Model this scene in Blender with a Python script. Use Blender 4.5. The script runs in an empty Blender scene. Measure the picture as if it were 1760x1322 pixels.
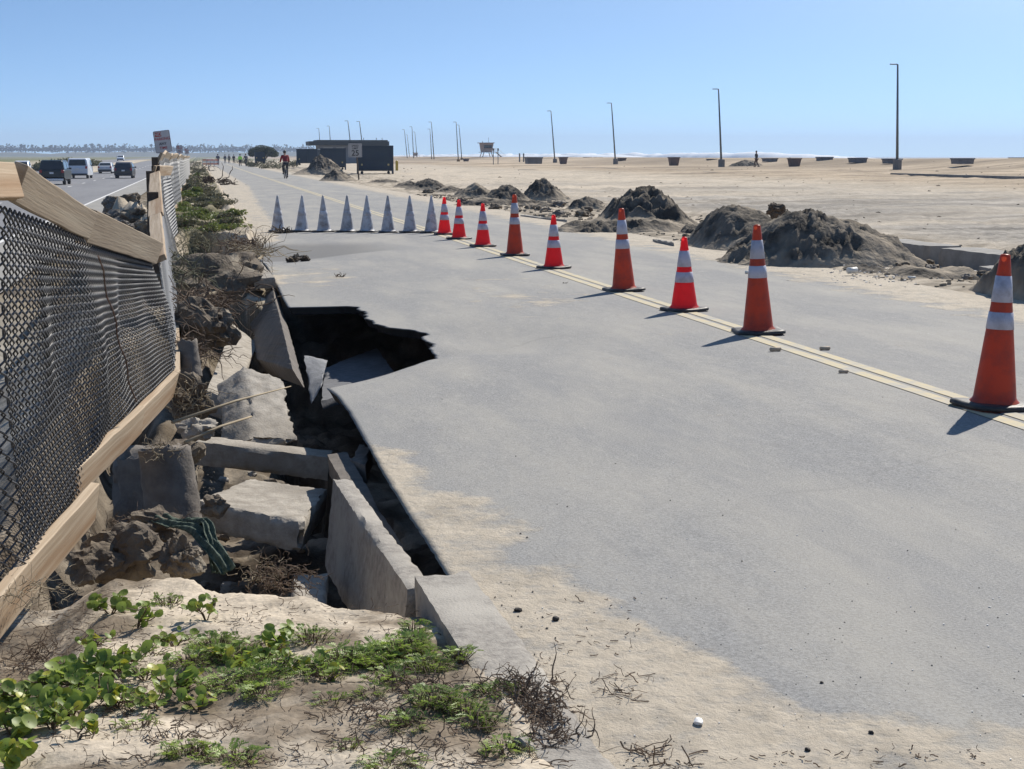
import bpy, math, random
import numpy as np
from mathutils import Vector, Matrix, noise as mn
random.seed(7); rng = np.random.RandomState(7)
R = math.radians
S = bpy.context.scene
COL = S.collection
# ------------------------------------------------------------------ camera
cam = bpy.data.objects.new('camera', bpy.data.cameras.new('camera'))
COL.objects.link(cam)
PITCH, YAW = 8.45, 11.42
cam.location = (0, 0, 1.5)
cam.rotation_euler = (R(90 - PITCH), 0, R(-YAW))
cam.data.sensor_width = 36
cam.data.lens = 2645 / 1760 * 36
cam.data.clip_start = 0.1
cam.data.clip_end = 12000
S.camera = cam
S.view_settings.view_transform = 'Standard'
S.view_settings.look = 'None'
S.view_settings.exposure = 0.30
S.view_settings.gamma = 1
S.render.resolution_x = 1024; S.render.resolution_y = 769
# ------------------------------------------------------------------ sky + sun
SUN_AZ, SUN_EL = 42.0, 41.0      # azimuth clockwise from +Y
w = bpy.data.worlds.new('World'); S.world = w; w.use_nodes = True
wn = w.node_tree.nodes; wl = w.node_tree.links
wn.clear()
wo = wn.new('ShaderNodeOutputWorld'); bg = wn.new('ShaderNodeBackground')
sk = wn.new('ShaderNodeTexSky'); sk.sky_type = 'NISHITA'; sk.sun_disc = False
sk.sun_elevation = R(SUN_EL); sk.sun_rotation = R(SUN_AZ)
sk.air_density = 1.0; sk.dust_density = 0.4; sk.ozone_density = 1.0; sk.altitude = 0
tc = wn.new('ShaderNodeTexCoord'); mp = wn.new('ShaderNodeMapping')
mp.inputs['Scale'].default_value = (1, 1, 3.6); mp.inputs['Location'].default_value = (0, 0, 0.11)
wl.new(tc.outputs['Generated'], mp.inputs['Vector']); wl.new(mp.outputs[0], sk.inputs['Vector'])
tm = wn.new('ShaderNodeMix'); tm.data_type = 'RGBA'; tm.blend_type = 'MULTIPLY'; tm.inputs[0].default_value = 1; tm.inputs[7].default_value = (.80, 1.0, 1.10, 1)
wl.new(sk.outputs[0], tm.inputs[6]); wl.new(tm.outputs[2], bg.inputs['Color']); bg.inputs['Strength'].default_value = 0.112
wl.new(bg.outputs[0], wo.inputs['Surface'])
sl = bpy.data.lights.new('sun', 'SUN'); sl.energy = 4.9; sl.angle = R(0.5); sl.color = (1, 0.94, 0.85)
so = bpy.data.objects.new('sun', sl); COL.objects.link(so)
az, el = R(SUN_AZ), R(SUN_EL)
sd = Vector((math.sin(az) * math.cos(el), math.cos(az) * math.cos(el), math.sin(el)))
so.rotation_euler = sd.to_track_quat('Z', 'Y').to_euler(); so.location = (0, 0, 30)

# ------------------------------------------------------------------ pixel -> world helpers (photo pixels 1760x1322)
_Rm = cam.rotation_euler.to_matrix()
def ray(px, py): return _Rm @ Vector(((px - 880) / 2645, -(py - 661) / 2645, -1))
def at(px, py, z=0.0):
    d = ray(px, py); return Vector((0, 0, 1.5)) + d * ((z - 1.5) / d.z)
def P(px, py, Y):
    d = ray(px, py); return Vector((0, 0, 1.5)) + d * (Y / d.y)

# ------------------------------------------------------------------ numpy noise
_perm = rng.rand(512, 512).astype(np.float64)
def vnoise(x, y):
    xi = np.floor(x).astype(int); yi = np.floor(y).astype(int)
    fx = x - xi; fy = y - yi
    fx = fx * fx * (3 - 2 * fx); fy = fy * fy * (3 - 2 * fy)
    a = _perm[xi % 512, yi % 512]; b = _perm[(xi + 1) % 512, yi % 512]
    c = _perm[xi % 512, (yi + 1) % 512]; d = _perm[(xi + 1) % 512, (yi + 1) % 512]
    return (a * (1 - fx) + b * fx) * (1 - fy) + (c * (1 - fx) + d * fx) * fy
def fbm(x, y, o=4, g=0.5):
    s = 0; a = 1; t = 0
    for i in range(o):
        s = s + a * vnoise(x * 2 ** i + 17.3 * i, y * 2 ** i + 5.1 * i); t += a; a *= g
    return s / t - 0.5
def sst(x, a, b):
    t = np.clip((x - a) / (b - a), 0, 1); return t * t * (3 - 2 * t)

# ------------------------------------------------------------------ materials
MAT = {}
def nodes(name):
    m = bpy.data.materials.new(name); m.use_nodes = True
    n = m.node_tree.nodes; l = m.node_tree.links
    return m, n, l, n['Principled BSDF']
def mat(name, col, rough=0.7, col2=None, scale=8.0, detail=5, bump=0.0, bscale=None, metal=0.0, trans=0.0,
        stretch=(1, 1, 1), lo=0.35, hi=0.65, spec=None, bdist=0.01, col3=None, scale3=2.0, rnd=0.0):
    if name in MAT: return MAT[name]
    m, n, l, b = nodes(name)
    b.inputs['Roughness'].default_value = rough; b.inputs['Metallic'].default_value = metal
    if spec is not None: b.inputs['Specular IOR Level'].default_value = spec
    c1 = (*col, 1)
    out = None
    t = n.new('ShaderNodeTexCoord'); mpn = n.new('ShaderNodeMapping'); mpn.inputs['Scale'].default_value = stretch
    if rnd:
        oi0 = n.new('ShaderNodeObjectInfo'); sc0 = n.new('ShaderNodeVectorMath'); sc0.operation = 'MULTIPLY_ADD'; sc0.inputs[1].default_value = (37, 53, 71)
        l.new(oi0.outputs['Random'], sc0.inputs[0]); l.new(t.outputs['Object'], sc0.inputs[2]); l.new(sc0.outputs[0], mpn.inputs['Vector'])
    else: l.new(t.outputs['Object'], mpn.inputs['Vector'])
    if col2 is not None:
        ns = n.new('ShaderNodeTexNoise'); ns.inputs['Scale'].default_value = scale; ns.inputs['Detail'].default_value = detail
        ns.inputs['Roughness'].default_value = 0.65
        l.new(mpn.outputs[0], ns.inputs['Vector'])
        r = n.new('ShaderNodeMapRange'); r.inputs[1].default_value = lo; r.inputs[2].default_value = hi
        l.new(ns.outputs['Fac'], r.inputs[0])
        mx = n.new('ShaderNodeMix'); mx.data_type = 'RGBA'
        mx.inputs[6].default_value = c1; mx.inputs[7].default_value = (*col2, 1)
        l.new(r.outputs[0], mx.inputs[0]); out = mx.outputs[2]
        if col3 is not None:
            n3 = n.new('ShaderNodeTexNoise'); n3.inputs['Scale'].default_value = scale3; n3.inputs['Detail'].default_value = 6
            l.new(mpn.outputs[0], n3.inputs['Vector'])
            r3 = n.new('ShaderNodeMapRange'); r3.inputs[1].default_value = 0.5; r3.inputs[2].default_value = 0.68
            l.new(n3.outputs['Fac'], r3.inputs[0])
            m3 = n.new('ShaderNodeMix'); m3.data_type = 'RGBA'; m3.inputs[7].default_value = (*col3, 1)
            l.new(out, m3.inputs[6]); l.new(r3.outputs[0], m3.inputs[0]); out = m3.outputs[2]
    else:
        rgb = n.new('ShaderNodeRGB'); rgb.outputs[0].default_value = c1; out = rgb.outputs[0]
    if rnd:
        oi = n.new('ShaderNodeObjectInfo'); hs = n.new('ShaderNodeHueSaturation')
        rr = n.new('ShaderNodeMapRange'); rr.inputs[3].default_value = 1 - rnd; rr.inputs[4].default_value = 1 + rnd
        l.new(oi.outputs['Random'], rr.inputs[0]); l.new(rr.outputs[0], hs.inputs['Value']); l.new(out, hs.inputs['Color']); out = hs.outputs[0]
    l.new(out, b.inputs['Base Color'])
    if bump:
        nb = n.new('ShaderNodeTexNoise'); nb.inputs['Scale'].default_value = bscale or scale * 4; nb.inputs['Detail'].default_value = 6
        l.new(mpn.outputs[0], nb.inputs['Vector'])
        bp = n.new('ShaderNodeBump'); bp.inputs['Strength'].default_value = bump; bp.inputs['Distance'].default_value = bdist
        l.new(nb.outputs['Fac'], bp.inputs['Height']); l.new(bp.outputs[0], b.inputs['Normal'])
    if trans:
        tr = n.new('ShaderNodeBsdfTranslucent'); l.new(out, tr.inputs['Color'])
        ms = n.new('ShaderNodeMixShader'); ms.inputs[0].default_value = trans
        l.new(b.outputs[0], ms.inputs[1]); l.new(tr.outputs[0], ms.inputs[2])
        l.new(ms.outputs[0], n['Material Output'].inputs['Surface'])
    MAT[name] = m; return m

def M_ground():
    m, n, l, b = nodes('ground_sand'); b.inputs['Roughness'].default_value = 0.95; b.inputs['Specular IOR Level'].default_value = 0.1
    a = n.new('ShaderNodeAttribute'); a.attribute_name = 'gcol'
    g = n.new('ShaderNodeNewGeometry')
    def nz(sc, d=6, st=(1, 1, 1)):
        mpn = n.new('ShaderNodeMapping'); mpn.inputs['Scale'].default_value = st; l.new(g.outputs['Position'], mpn.inputs['Vector'])
        x = n.new('ShaderNodeTexNoise'); x.inputs['Scale'].default_value = sc; x.inputs['Detail'].default_value = d
        l.new(mpn.outputs[0], x.inputs['Vector']); return x.outputs['Fac']
    def mr(src, a0, a1, b0, b1):
        r = n.new('ShaderNodeMapRange'); r.inputs[1].default_value = a0; r.inputs[2].default_value = a1; r.inputs[3].default_value = b0; r.inputs[4].default_value = b1
        l.new(src, r.inputs[0]); return r.outputs[0]
    def mul(x, y):
        q = n.new('ShaderNodeMath'); q.operation = 'MULTIPLY'; l.new(x, q.inputs[0]); l.new(y, q.inputs[1]); return q.outputs[0]
    f = mul(mr(nz(60, 4), .3, .7, .82, 1.18), mr(nz(4), .3, .7, .86, 1.14))
    f = mul(f, mr(nz(0.5, 8, (0.35, 1, 1)), .35, .65, .88, 1.1))
    v = n.new('ShaderNodeVectorMath'); v.operation = 'SCALE'; l.new(a.outputs['Color'], v.inputs[0]); l.new(f, v.inputs['Scale'])
    l.new(v.outputs[0], b.inputs['Base Color'])
    bp = n.new('ShaderNodeBump'); bp.inputs['Strength'].default_value = 0.6; bp.inputs['Distance'].default_value = 0.012
    l.new(nz(35, 8), bp.inputs['Height'])
    bp2 = n.new('ShaderNodeBump'); bp2.inputs['Strength'].default_value = 0.5; bp2.inputs['Distance'].default_value = 0.06
    l.new(nz(4, 8, (1, .5, 1)), bp2.inputs['Height']); l.new(bp.outputs[0], bp2.inputs['Normal']); l.new(bp2.outputs[0], b.inputs['Normal'])
    return m

def M_asphalt():
    m, n, l, b = nodes('road_asphalt'); b.inputs['Roughness'].default_value = 0.85; b.inputs['Specular IOR Level'].default_value = 0.25
    g = n.new('ShaderNodeNewGeometry')
    def nz(sc, d=6, st=(1, 1, 1), rough=.6, rot=0):
        mpn = n.new('ShaderNodeMapping'); mpn.inputs['Scale'].default_value = st; mpn.inputs['Rotation'].default_value = (0, 0, rot)
        l.new(g.outputs['Position'], mpn.inputs['Vector'])
        x = n.new('ShaderNodeTexNoise'); x.inputs['Scale'].default_value = sc; x.inputs['Detail'].default_value = d; x.inputs['Roughness'].default_value = rough
        l.new(mpn.outputs[0], x.inputs['Vector']); return x.outputs['Fac']
    def mr(src, a0, a1, b0=0, b1=1):
        r = n.new('ShaderNodeMapRange'); r.inputs[1].default_value = a0; r.inputs[2].default_value = a1; r.inputs[3].default_value = b0; r.inputs[4].default_value = b1
        l.new(src, r.inputs[0]); return r.outputs[0]
    def ma(op, x, y):
        q = n.new('ShaderNodeMath'); q.operation = op
        for i, k in enumerate((x, y)):
            if isinstance(k, (int, float)): q.inputs[i].default_value = k
            else: l.new(k, q.inputs[i])
        return q.outputs[0]
    def mix(f, c1, c2):
        mx = n.new('ShaderNodeMix'); mx.data_type = 'RGBA'
        l.new(f, mx.inputs[0])
        for i, k in ((6, c1), (7, c2)):
            if isinstance(k, tuple): mx.inputs[i].default_value = (*k, 1)
            else: l.new(k, mx.inputs[i])
        return mx.outputs[2]
    base = mix(mr(nz(85, 4, (1, 1, 1), .75), .36, .64), (.15, .15, .148), (.315, .313, .305))
    base = mix(ma('MULTIPLY', mr(nz(16, 7, (1, .35, 1), .7, R(-38)), .5, .75), .5), base, (.37, .355, .325))
    base = mix(ma('MULTIPLY', mr(nz(5, 9, (1, .45, 1), .7), .56, .72), .45), base, (.175, .172, .168))
    base = mix(mr(nz(900, 2), .62, .8), base, (.46, .44, .41))
    # dusty sand film in long diagonal wisps
    film = ma('MULTIPLY', mr(nz(1.3, 8, (1, .28, 1), .62, R(-38)), .42, .72), 0.6)
    base = mix(film, base, (.42, .39, .33))
    f2 = ma('MULTIPLY', mr(nz(0.35, 5, (1, .5, 1)), .35, .65), 0.25)
    base = mix(f2, base, (.38, .36, .32))
    # faint tyre rubber
    tyre = ma('MULTIPLY', mr(nz(2.2, 6, (1, .05, 1)), .52, .72), 0.18)
    base = mix(tyre, base, (.2, .2, .205))
    gw = n.new('ShaderNodeVectorMath'); gw.operation = 'MULTIPLY_ADD'; gw.inputs[1].default_value = (.9, .9, 0)
    nw = n.new('ShaderNodeTexNoise'); nw.inputs['Scale'].default_value = 1.1; nw.inputs['Detail'].default_value = 7; l.new(g.outputs['Position'], nw.inputs['Vector'])
    l.new(nw.outputs['Color'], gw.inputs[0]); l.new(g.outputs['Position'], gw.inputs[2])
    vo = n.new('ShaderNodeTexVoronoi'); vo.feature = 'DISTANCE_TO_EDGE'; vo.inputs['Scale'].default_value = .36; l.new(gw.outputs[0], vo.inputs['Vector'])
    crack = ma('MULTIPLY', mr(vo.outputs['Distance'], .0016, .0034, 1, 0), mr(nz(.7, 4), .48, .58, 0, .14))
    base = mix(crack, base, (.10, .098, .095))
    # drifted sand: painted weight attribute + noise breakup
    a = n.new('ShaderNodeAttribute'); a.attribute_name = 'sand'
    s = ma('ADD', a.outputs['Fac'], ma('MULTIPLY', ma('SUBTRACT', nz(1.9, 11, (1.0, .9, 1), .68), .5), 2.5))
    sand = ma('MULTIPLY', mr(s, .40, .72), mr(nz(14, 8), .30, .50, .55, 1.0))
    sc = mix(mr(nz(9, 7), .35, .7), (.44, .38, .295), (.53, .46, .36))
    sc = mix(ma('MULTIPLY', mr(nz(28, 6), .56, .72), .5), sc, (.38, .32, .25))
    sc = mix(ma('MULTIPLY', mr(nz(3.4, 9, (1, .6, 1), .7), .50, .64), .55), sc, (.27, .235, .185))
    base = mix(sand, base, sc)
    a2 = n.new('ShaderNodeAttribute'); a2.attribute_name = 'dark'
    base = mix(a2.outputs['Fac'], base, (.15, .147, .142))  # painted shade of the sunken panel
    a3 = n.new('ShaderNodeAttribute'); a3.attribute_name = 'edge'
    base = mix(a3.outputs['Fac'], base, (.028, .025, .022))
    l.new(base, b.inputs['Base Color'])
    bp = n.new('ShaderNodeBump'); bp.inputs['Strength'].default_value = 0.7; bp.inputs['Distance'].default_value = 0.006
    l.new(nz(85, 4, (1, 1, 1), .75), bp.inputs['Height'])
    bp2 = n.new('ShaderNodeBump'); bp2.inputs['Strength'].default_value = 0.5; bp2.inputs['Distance'].default_value = 0.045
    l.new(ma('MULTIPLY', nz(11, 10, (1, .7, 1), .7), sand), bp2.inputs['Height']); l.new(bp.outputs[0], bp2.inputs['Normal'])
    l.new(bp2.outputs[0], b.inputs['Normal'])
    return m

# ------------------------------------------------------------------ mesh builder
class MB:
    def __init__(s): s.v = []; s.f = []
    def quad(s, *p):
        i = len(s.v); s.v += [tuple(q) for q in p]; s.f.append(tuple(range(i, i + len(p))))
    def box(s, c, size, rot=None):
        c = Vector(c); hx, hy, hz = [k / 2 for k in size]; i = len(s.v)
        for z in (-hz, hz):
            for x, y in ((-hx, -hy), (hx, -hy), (hx, hy), (-hx, hy)):
                q = Vector((x, y, z))
                if rot is not None: q = rot @ q
                s.v.append(tuple(c + q))
        s.f += [(i + 3, i + 2, i + 1, i), (i + 4, i + 5, i + 6, i + 7), (i, i + 1, i + 5, i + 4), (i + 1, i + 2, i + 6, i + 5), (i + 2, i + 3, i + 7, i + 6), (i + 3, i, i + 4, i + 7)]
    def bar(s, a, b, wd, th, up=(0, 0, 1)):
        a, b = Vector(a), Vector(b); d = (b - a); L = d.length; d.normalize()
        sx = d.cross(Vector(up))
        if sx.length < 1e-4: sx = Vector((1, 0, 0))
        sx.normalize(); uz = sx.cross(d)
        s.box((a + b) / 2, (wd, L, th), Matrix((sx, d, uz)).transposed())
    def tube(s, pts, r, n=6, cap=True):
        pts = [Vector(p) for p in pts]; rs = r if isinstance(r, (list, tuple)) else [r] * len(pts)
        ref = Vector((0.31, 0.17, 0.93)); base = len(s.v)
        for k, p in enumerate(pts):
            d = pts[min(k + 1, len(pts) - 1)] - pts[max(k - 1, 0)]
            if d.length < 1e-9: d = Vector((0, 0, 1))
            d.normalize(); u = d.cross(ref)
            if u.length < .05: u = d.cross(Vector((1, 0, 0)))
            u.normalize(); q = d.cross(u)
            for j in range(n):
                a = 2 * math.pi * j / n
                s.v.append(tuple(p + (u * math.cos(a) + q * math.sin(a)) * rs[k]))
        for k in range(len(pts) - 1):
            for j in range(n):
                a = base + k * n + j; b = base + k * n + (j + 1) % n
                s.f.append((a, b, b + n, a + n))
        if cap and n > 2:
            s.f.append(tuple(base + j for j in range(n))[::-1]); e = base + (len(pts) - 1) * n
            s.f.append(tuple(e + j for j in range(n)))
    def lathe(s, prof, n=24, c=(0, 0, 0), close=False):
        base = len(s.v)
        for r, z in prof:
            for j in range(n):
                a = 2 * math.pi * j / n; s.v.append((c[0] + r * math.cos(a), c[1] + r * math.sin(a), c[2] + z))
        for k in range(len(prof) - 1):
            for j in range(n):
                a = base + k * n + j; b = base + k * n + (j + 1) % n
                s.f.append((a, b, b + n, a + n))
        if close:
            s.f.append(tuple(base + j for j in range(n))[::-1]); e = base + (len(prof) - 1) * n
            s.f.append(tuple(e + j for j in range(n)))
    def build(s, name, m, parent=None, smooth=False, bevel=0, mods=None):
        me = bpy.data.meshes.new(name); me.from_pydata(s.v, [], s.f); me.update()
        if m: me.materials.append(m)
        if smooth: me.polygons.foreach_set('use_smooth', [True] * len(me.polygons))
        o = bpy.data.objects.new(name, me); COL.objects.link(o)
        if parent: o.parent = parent
        if bevel:
            bv = o.modifiers.new('b', 'BEVEL'); bv.width = bevel; bv.segments = 2; bv.limit_method = 'ANGLE'; bv.angle_limit = R(40)
        return o
def tag(o, label=None, cat=None, group=None, kind=None):
    if label: o['label'] = label
    if cat: o['category'] = cat
    if group: o['group'] = group
    if kind: o['kind'] = kind
    return o
def empty(name, loc=(0, 0, 0), rz=0.0, **k):
    o = bpy.data.objects.new(name, None); COL.objects.link(o); o.location = loc; o.rotation_euler = (0, 0, rz); o.empty_display_size = .1
    tag(o, **k); return o
def copy_tree(o, parent=None):
    c = o.copy(); COL.objects.link(c)
    if parent: c.parent = parent
    for ch in [q for q in COL.objects if q.parent == o]: copy_tree(ch, c)
    return c
def grid_mesh(name, X, Y, Z, m, attrs=None, smooth=True, parent=None, uvflip=False):
    ny, nx = X.shape
    v = np.stack([X.ravel(), Y.ravel(), Z.ravel()], 1)
    i = np.arange(nx * ny).reshape(ny, nx)
    q = np.stack([i[:-1, :-1].ravel(), i[:-1, 1:].ravel(), i[1:, 1:].ravel(), i[1:, :-1].ravel()], 1)
    me = bpy.data.meshes.new(name)
    me.vertices.add(len(v)); me.vertices.foreach_set('co', v.ravel().astype(np.float32))
    me.loops.add(q.size); me.loops.foreach_set('vertex_index', q.ravel().astype(np.int32))
    me.polygons.add(len(q)); me.polygons.foreach_set('loop_start', (np.arange(len(q)) * 4).astype(np.int32))
    me.update(calc_edges=True)
    me.polygons.foreach_set('use_smooth', [smooth] * len(q))
    for k, a in (attrs or {}).items():
        if a.ndim == 3:
            at_ = me.attributes.new(k, 'FLOAT_COLOR', 'POINT'); aa = np.ones((nx * ny, 4), np.float32); aa[:, :3] = a.reshape(-1, 3)
            at_.data.foreach_set('color', aa.ravel())
        else:
            at_ = me.attributes.new(k, 'FLOAT', 'POINT'); at_.data.foreach_set('value', a.ravel().astype(np.float32))
    me.materials.append(m)
    o = bpy.data.objects.new(name, me); COL.objects.link(o)
    if parent: o.parent = parent
    return o
def text(s, size, mtl, loc, rot, parent, name='lettering', sx=1.0):
    cu = bpy.data.curves.new(name, 'FONT'); cu.body = s; cu.size = size; cu.extrude = 0.001; cu.align_x = 'CENTER'; cu.align_y = 'CENTER'; cu.offset = size * .018
    to = bpy.data.objects.new(name, cu); COL.objects.link(to)
    dg = bpy.context.evaluated_depsgraph_get(); me = bpy.data.meshes.new_from_object(to.evaluated_get(dg))
    bpy.data.objects.remove(to)
    me.materials.clear(); me.materials.append(mtl)
    o = bpy.data.objects.new(name, me); COL.objects.link(o); o.location = loc; o.rotation_euler = rot; o.scale = (sx, 1, 1); o.parent = parent
    return o

# ------------------------------------------------------------------ terrain
def gz(X, Y):
    """ground height (numpy arrays)"""
    X = np.asarray(X, float); Y = np.asarray(Y, float)
    n1 = fbm(X * 1.1 + 3, Y * 1.1, 5); n2 = fbm(X * 6 + 40, Y * 6, 5); n3 = fbm(X * .25 + 9, Y * .25 + 4, 4)
    # road corridor base
    z = np.full_like(X, -0.13)
    # right: shoulder sand and beach
    r = sst(X, 7.6, 8.6)
    zr = 0.02 + 0.03 * n1 + .25 * sst(X, 12, 60) + 0.95 * sst(X, 62, 78) - 5.5 * sst(X, 82, 120)
    zr = zr + 0.10 * n3 * sst(X, 12, 30) * 2 + 0.13 * n2 * sst(X, 8, 10) * (1 - sst(X, 25, 60)) - .06 * sst(X, 8.6, 10) * (1 - sst(X, 11, 13))
    # plough tracks on the sand
    zr = zr + (.10 * fbm(X * .35, Y * .55 + 4, 5) + .16 * fbm(X * .10 + 3, Y * .8, 4)) * sst(X, 12, 20) * (1 - sst(X, 70, 85))
    zr = zr + 0.03 * np.sin(X * 2.4 + 2 * n3 * 6) * sst(X, 13, 18) * (1 - sst(X, 40, 60))
    z = z * (1 - r) + zr * r
    # left strip
    sh_ = .13 * sst(Y, 27.5, 29.5) + .06 * sst(Y, 60, 90)
    lft = 1 - sst(X, .78 + sh_, .9 + sh_)
    n5 = fbm(X * 22 + 7, Y * 22, 3)
    zl = -0.02 + 0.10 * (1 - sst(Y, 3.2, 5.4)) - .05 * sst(Y, 4.2, 6) + .07 * n1 + .055 * n2 + .016 * n5
    zl = zl - .16 * (1 - sst(X, -.62, -.34)) * sst(Y, 3.6, 4.8)
    far = sst(Y, 23.5, 27)
    zl = zl + far * (0.10 + .22 * n1 * 2 + .12 * n2) * (1 - .5 * sst(Y, 120, 200))
    zl = zl + .05 * sst(Y, 28, 30) * sst(X, .5, .8)
    zl = zl - 0.82 * (1 - sst(X, -3.0, -0.9 - .3 * n3)) - .35 * (1 - sst(Y, 26, 34)) * (1 - sst(X, -1.6, -.7))
    zl = zl * (1 - .0) + .55 * np.exp(-((X + 1.7) / .7) ** 2 - ((Y - 38) / 6) ** 2) * (1 + .9 * n2 + 2 * n1)
    z = z * (1 - lft) + zl * lft
    # washed out pit (goes on underneath the road slab)
    e = 0.35 * n1
    y0_ = 5.5 - .85 * X + .5 * n1
    yend = 29.0 + 2.5 * n1 - 2.2 * X
    pit = sst(Y, y0_, y0_ + .5) * (1 - sst(Y, yend, yend + .6))
    xl = -1.05 + .5 * n3 + .45 * sst(Y, 13, 16) + .25 * sst(Y, 20, 26)
    xr = 2.1 + .5 * sst(Y, 9.5, 11.5) * (1 - sst(Y, 15.6, 17.5)) - 1.33 * sst(Y, 16.5, 20)
    pit = pit * sst(X, xl, xl + .35) * (1 - sst(X, xr, xr + .3))
    depth = 0.68 + (.30 + .75 * sst(X, .45, .85)) * sst(Y, 8.6, 10.6) * (1 - sst(Y, 15.2, 18)) + .25 * n1 + .20 * n2 + .05 * n5
    # spur of turf and roots hanging into the pit along the fence, and a grassy ledge farther back
    spur = np.exp(-((X + .30 - .03 * (Y - 14)) / .26) ** 2) * sst(Y, 10.5, 13.5) * (1 - sst(Y, 19, 25)) * .5
    ye = 22 - 8.5 * X + 3 * n1
    ledge = sst(Y, ye, ye + .5) * (1 - sst(Y, 25.5 + 2 * n1, 26.6 + 2 * n1)) * .62
    z = z - pit * np.clip(depth - np.maximum(spur, ledge), .04, 9)
    # highway bench
    hw = 1 - sst(X, -3.3, -2.3)
    med = sst(X, -20, -18.6) * (1 - sst(X, -15.4, -14.6))
    rise = 0.95 * sst(Y, 190, 480)
    zh = -0.86 + rise + med * (.22 + .1 * n1) * sst(Y, 40, 60)
    zh = zh + (1 - sst(X, -36, -30)) * (.25 + .3 * n3)
    z = z * (1 - hw) + zh * hw
    return z
def gzp(x, y): return float(gz(np.array([x]), np.array([y]))[0])

def axis(segs):
    out = []
    for a, b, st in segs: out += list(np.arange(a, b, st))
    out.append(segs[-1][1]); return np.array(out)
def geo(a, b, n): return list(np.geomspace(a, b, n))
xs = np.array([-v for v in geo(24, 4500, 26)][::-1] + list(np.arange(-23, -4, .8)) + list(np.arange(-4, -1.5, .15)) + list(np.arange(-1.5, 1.2, .024)) +
              list(np.arange(1.2, 2.6, .06)) + list(np.arange(2.6, 7.5, .7)) + list(np.arange(7.5, 18, .14)) + list(np.arange(18, 62, .9)) + list(np.arange(62, 125, 1.8)) + geo(128, 4500, 16))
ys = np.array([-4500, -300, -60, -15, -4] + list(np.arange(0, 3, .2)) + list(np.arange(3, 8, .026)) + list(np.arange(8, 18, .05)) + list(np.arange(18, 30, .085)) +
              list(np.arange(30, 60, .22)) + list(np.arange(60, 140, .8)) + geo(142, 4500, 60))
GX, GY = np.meshgrid(xs, ys)
GZ = gz(GX, GY)
# real surface colour of the soil: pale sand, damp dark soil inside the wash-out, greenish flats
def ground_colour(X, Y, Z):
    n1 = fbm(X * .9 + 11, Y * .9, 5)[..., None]; n2 = fbm(X * 5 + 2, Y * 5 + 8, 4)[..., None]; n4 = fbm(X * .06, Y * .25 + 5, 5)[..., None]
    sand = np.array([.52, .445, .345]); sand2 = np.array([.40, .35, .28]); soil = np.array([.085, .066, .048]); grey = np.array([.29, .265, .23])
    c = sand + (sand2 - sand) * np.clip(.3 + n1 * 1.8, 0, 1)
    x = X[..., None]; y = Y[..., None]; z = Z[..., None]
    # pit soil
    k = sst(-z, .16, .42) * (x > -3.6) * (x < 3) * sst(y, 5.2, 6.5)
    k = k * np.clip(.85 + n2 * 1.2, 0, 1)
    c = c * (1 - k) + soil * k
    # berm: sandy with dark litter
    b = (x < .9) * (x > -4.2) * np.clip(n1 * 3.5 + n2 * 2.5 + .15, 0, 1) * sst(y, 9, 20) * .8
    c = c * (1 - b) + np.array([.20, .165, .11]) * b
    bo = (x < .82) * (x > -.75) * sst(y, 28, 31) * np.clip(.75 + n1 * 3 + n2 * 1.5, 0, 1) * .85; c = c * (1 - bo) + np.array([.13, .12, .065]) * (1 + n2) * bo
    # organic litter worked into the foreground sand
    lt = (x < .75) * (y < 6.5) * np.clip((fbm(X * 3.2 + 5, Y * 3.2 + 1, 5)[..., None]) * 7 + 1.4 * np.exp(-((x + .75) / .35) ** 2) + 1.1 * np.exp(-((x - .62) / .16) ** 2 - ((y - 4.3) / .6) ** 2) - .25, 0, 1) * .85
    c = c * (1 - lt) + np.array([.15, .115, .08]) * lt
    # grey compacted shoulder between fence and highway
    gs = (1 - sst(x, -1.6, -1.0)) * sst(x, -5.5, -5.0) * (1 - sst(y, 20, 30)) ; c = c * (1 - gs) + np.array([.25, .235, .205]) * (1 + n2) * gs
    # beach: warm far sand and a greyer bulldozed car park near the road
    g = sst(x, 11, 15) * (1 - sst(x, 24, 36)) * np.clip(.65 + n4 * 2.5, 0, 1) * (1 - sst(y, 60, 95))
    c = c * (1 - g) + grey * (1 + fbm(X * .12 + 9, Y * 1.3 + 2, 5)[..., None] * 1.2) * g
    g2 = sst(x, 28, 40) * (1 - sst(x, 88, 96)); c = c * (1 - g2) + np.array([.355, .285, .205]) * (1 + n4 * .9 + fbm(X * .3, Y * .9, 5)[..., None] * .5 + fbm(X * .07 + 9, Y * .9 + 2, 5)[..., None] * 1.1) * g2
    # damp churned shoulder
    d = sst(x, 7.7, 8.6) * (1 - sst(x, 12, 14)) * np.clip(n2 * 4 + n1 * 2 + .35, 0, 1) * .85
    c = c * (1 - d) + np.array([.19, .16, .12]) * d
    # wetlands far left
    f = 1 - sst(x, -48, -30); c = c * (1 - f) + (np.array([.15, .16, .075]) + n4 * np.array([.12, .10, .06])) * f
    f2 = (1 - sst(x, -80, -60)) * sst(n4, 0, .08); c = c * (1 - f2) + np.array([.20, .22, .20]) * f2
    # north of the restroom block
    n_ = sst(y, 420, 600) * (1 - sst(x, 20, 40)); c = c * (1 - n_) + np.array([.19, .19, .12]) * n_
    return c
ground = grid_mesh('ground', GX, GY, GZ, M_ground(), {'gcol': ground_colour(GX, GY, GZ)}); tag(ground, kind='structure')

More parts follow.
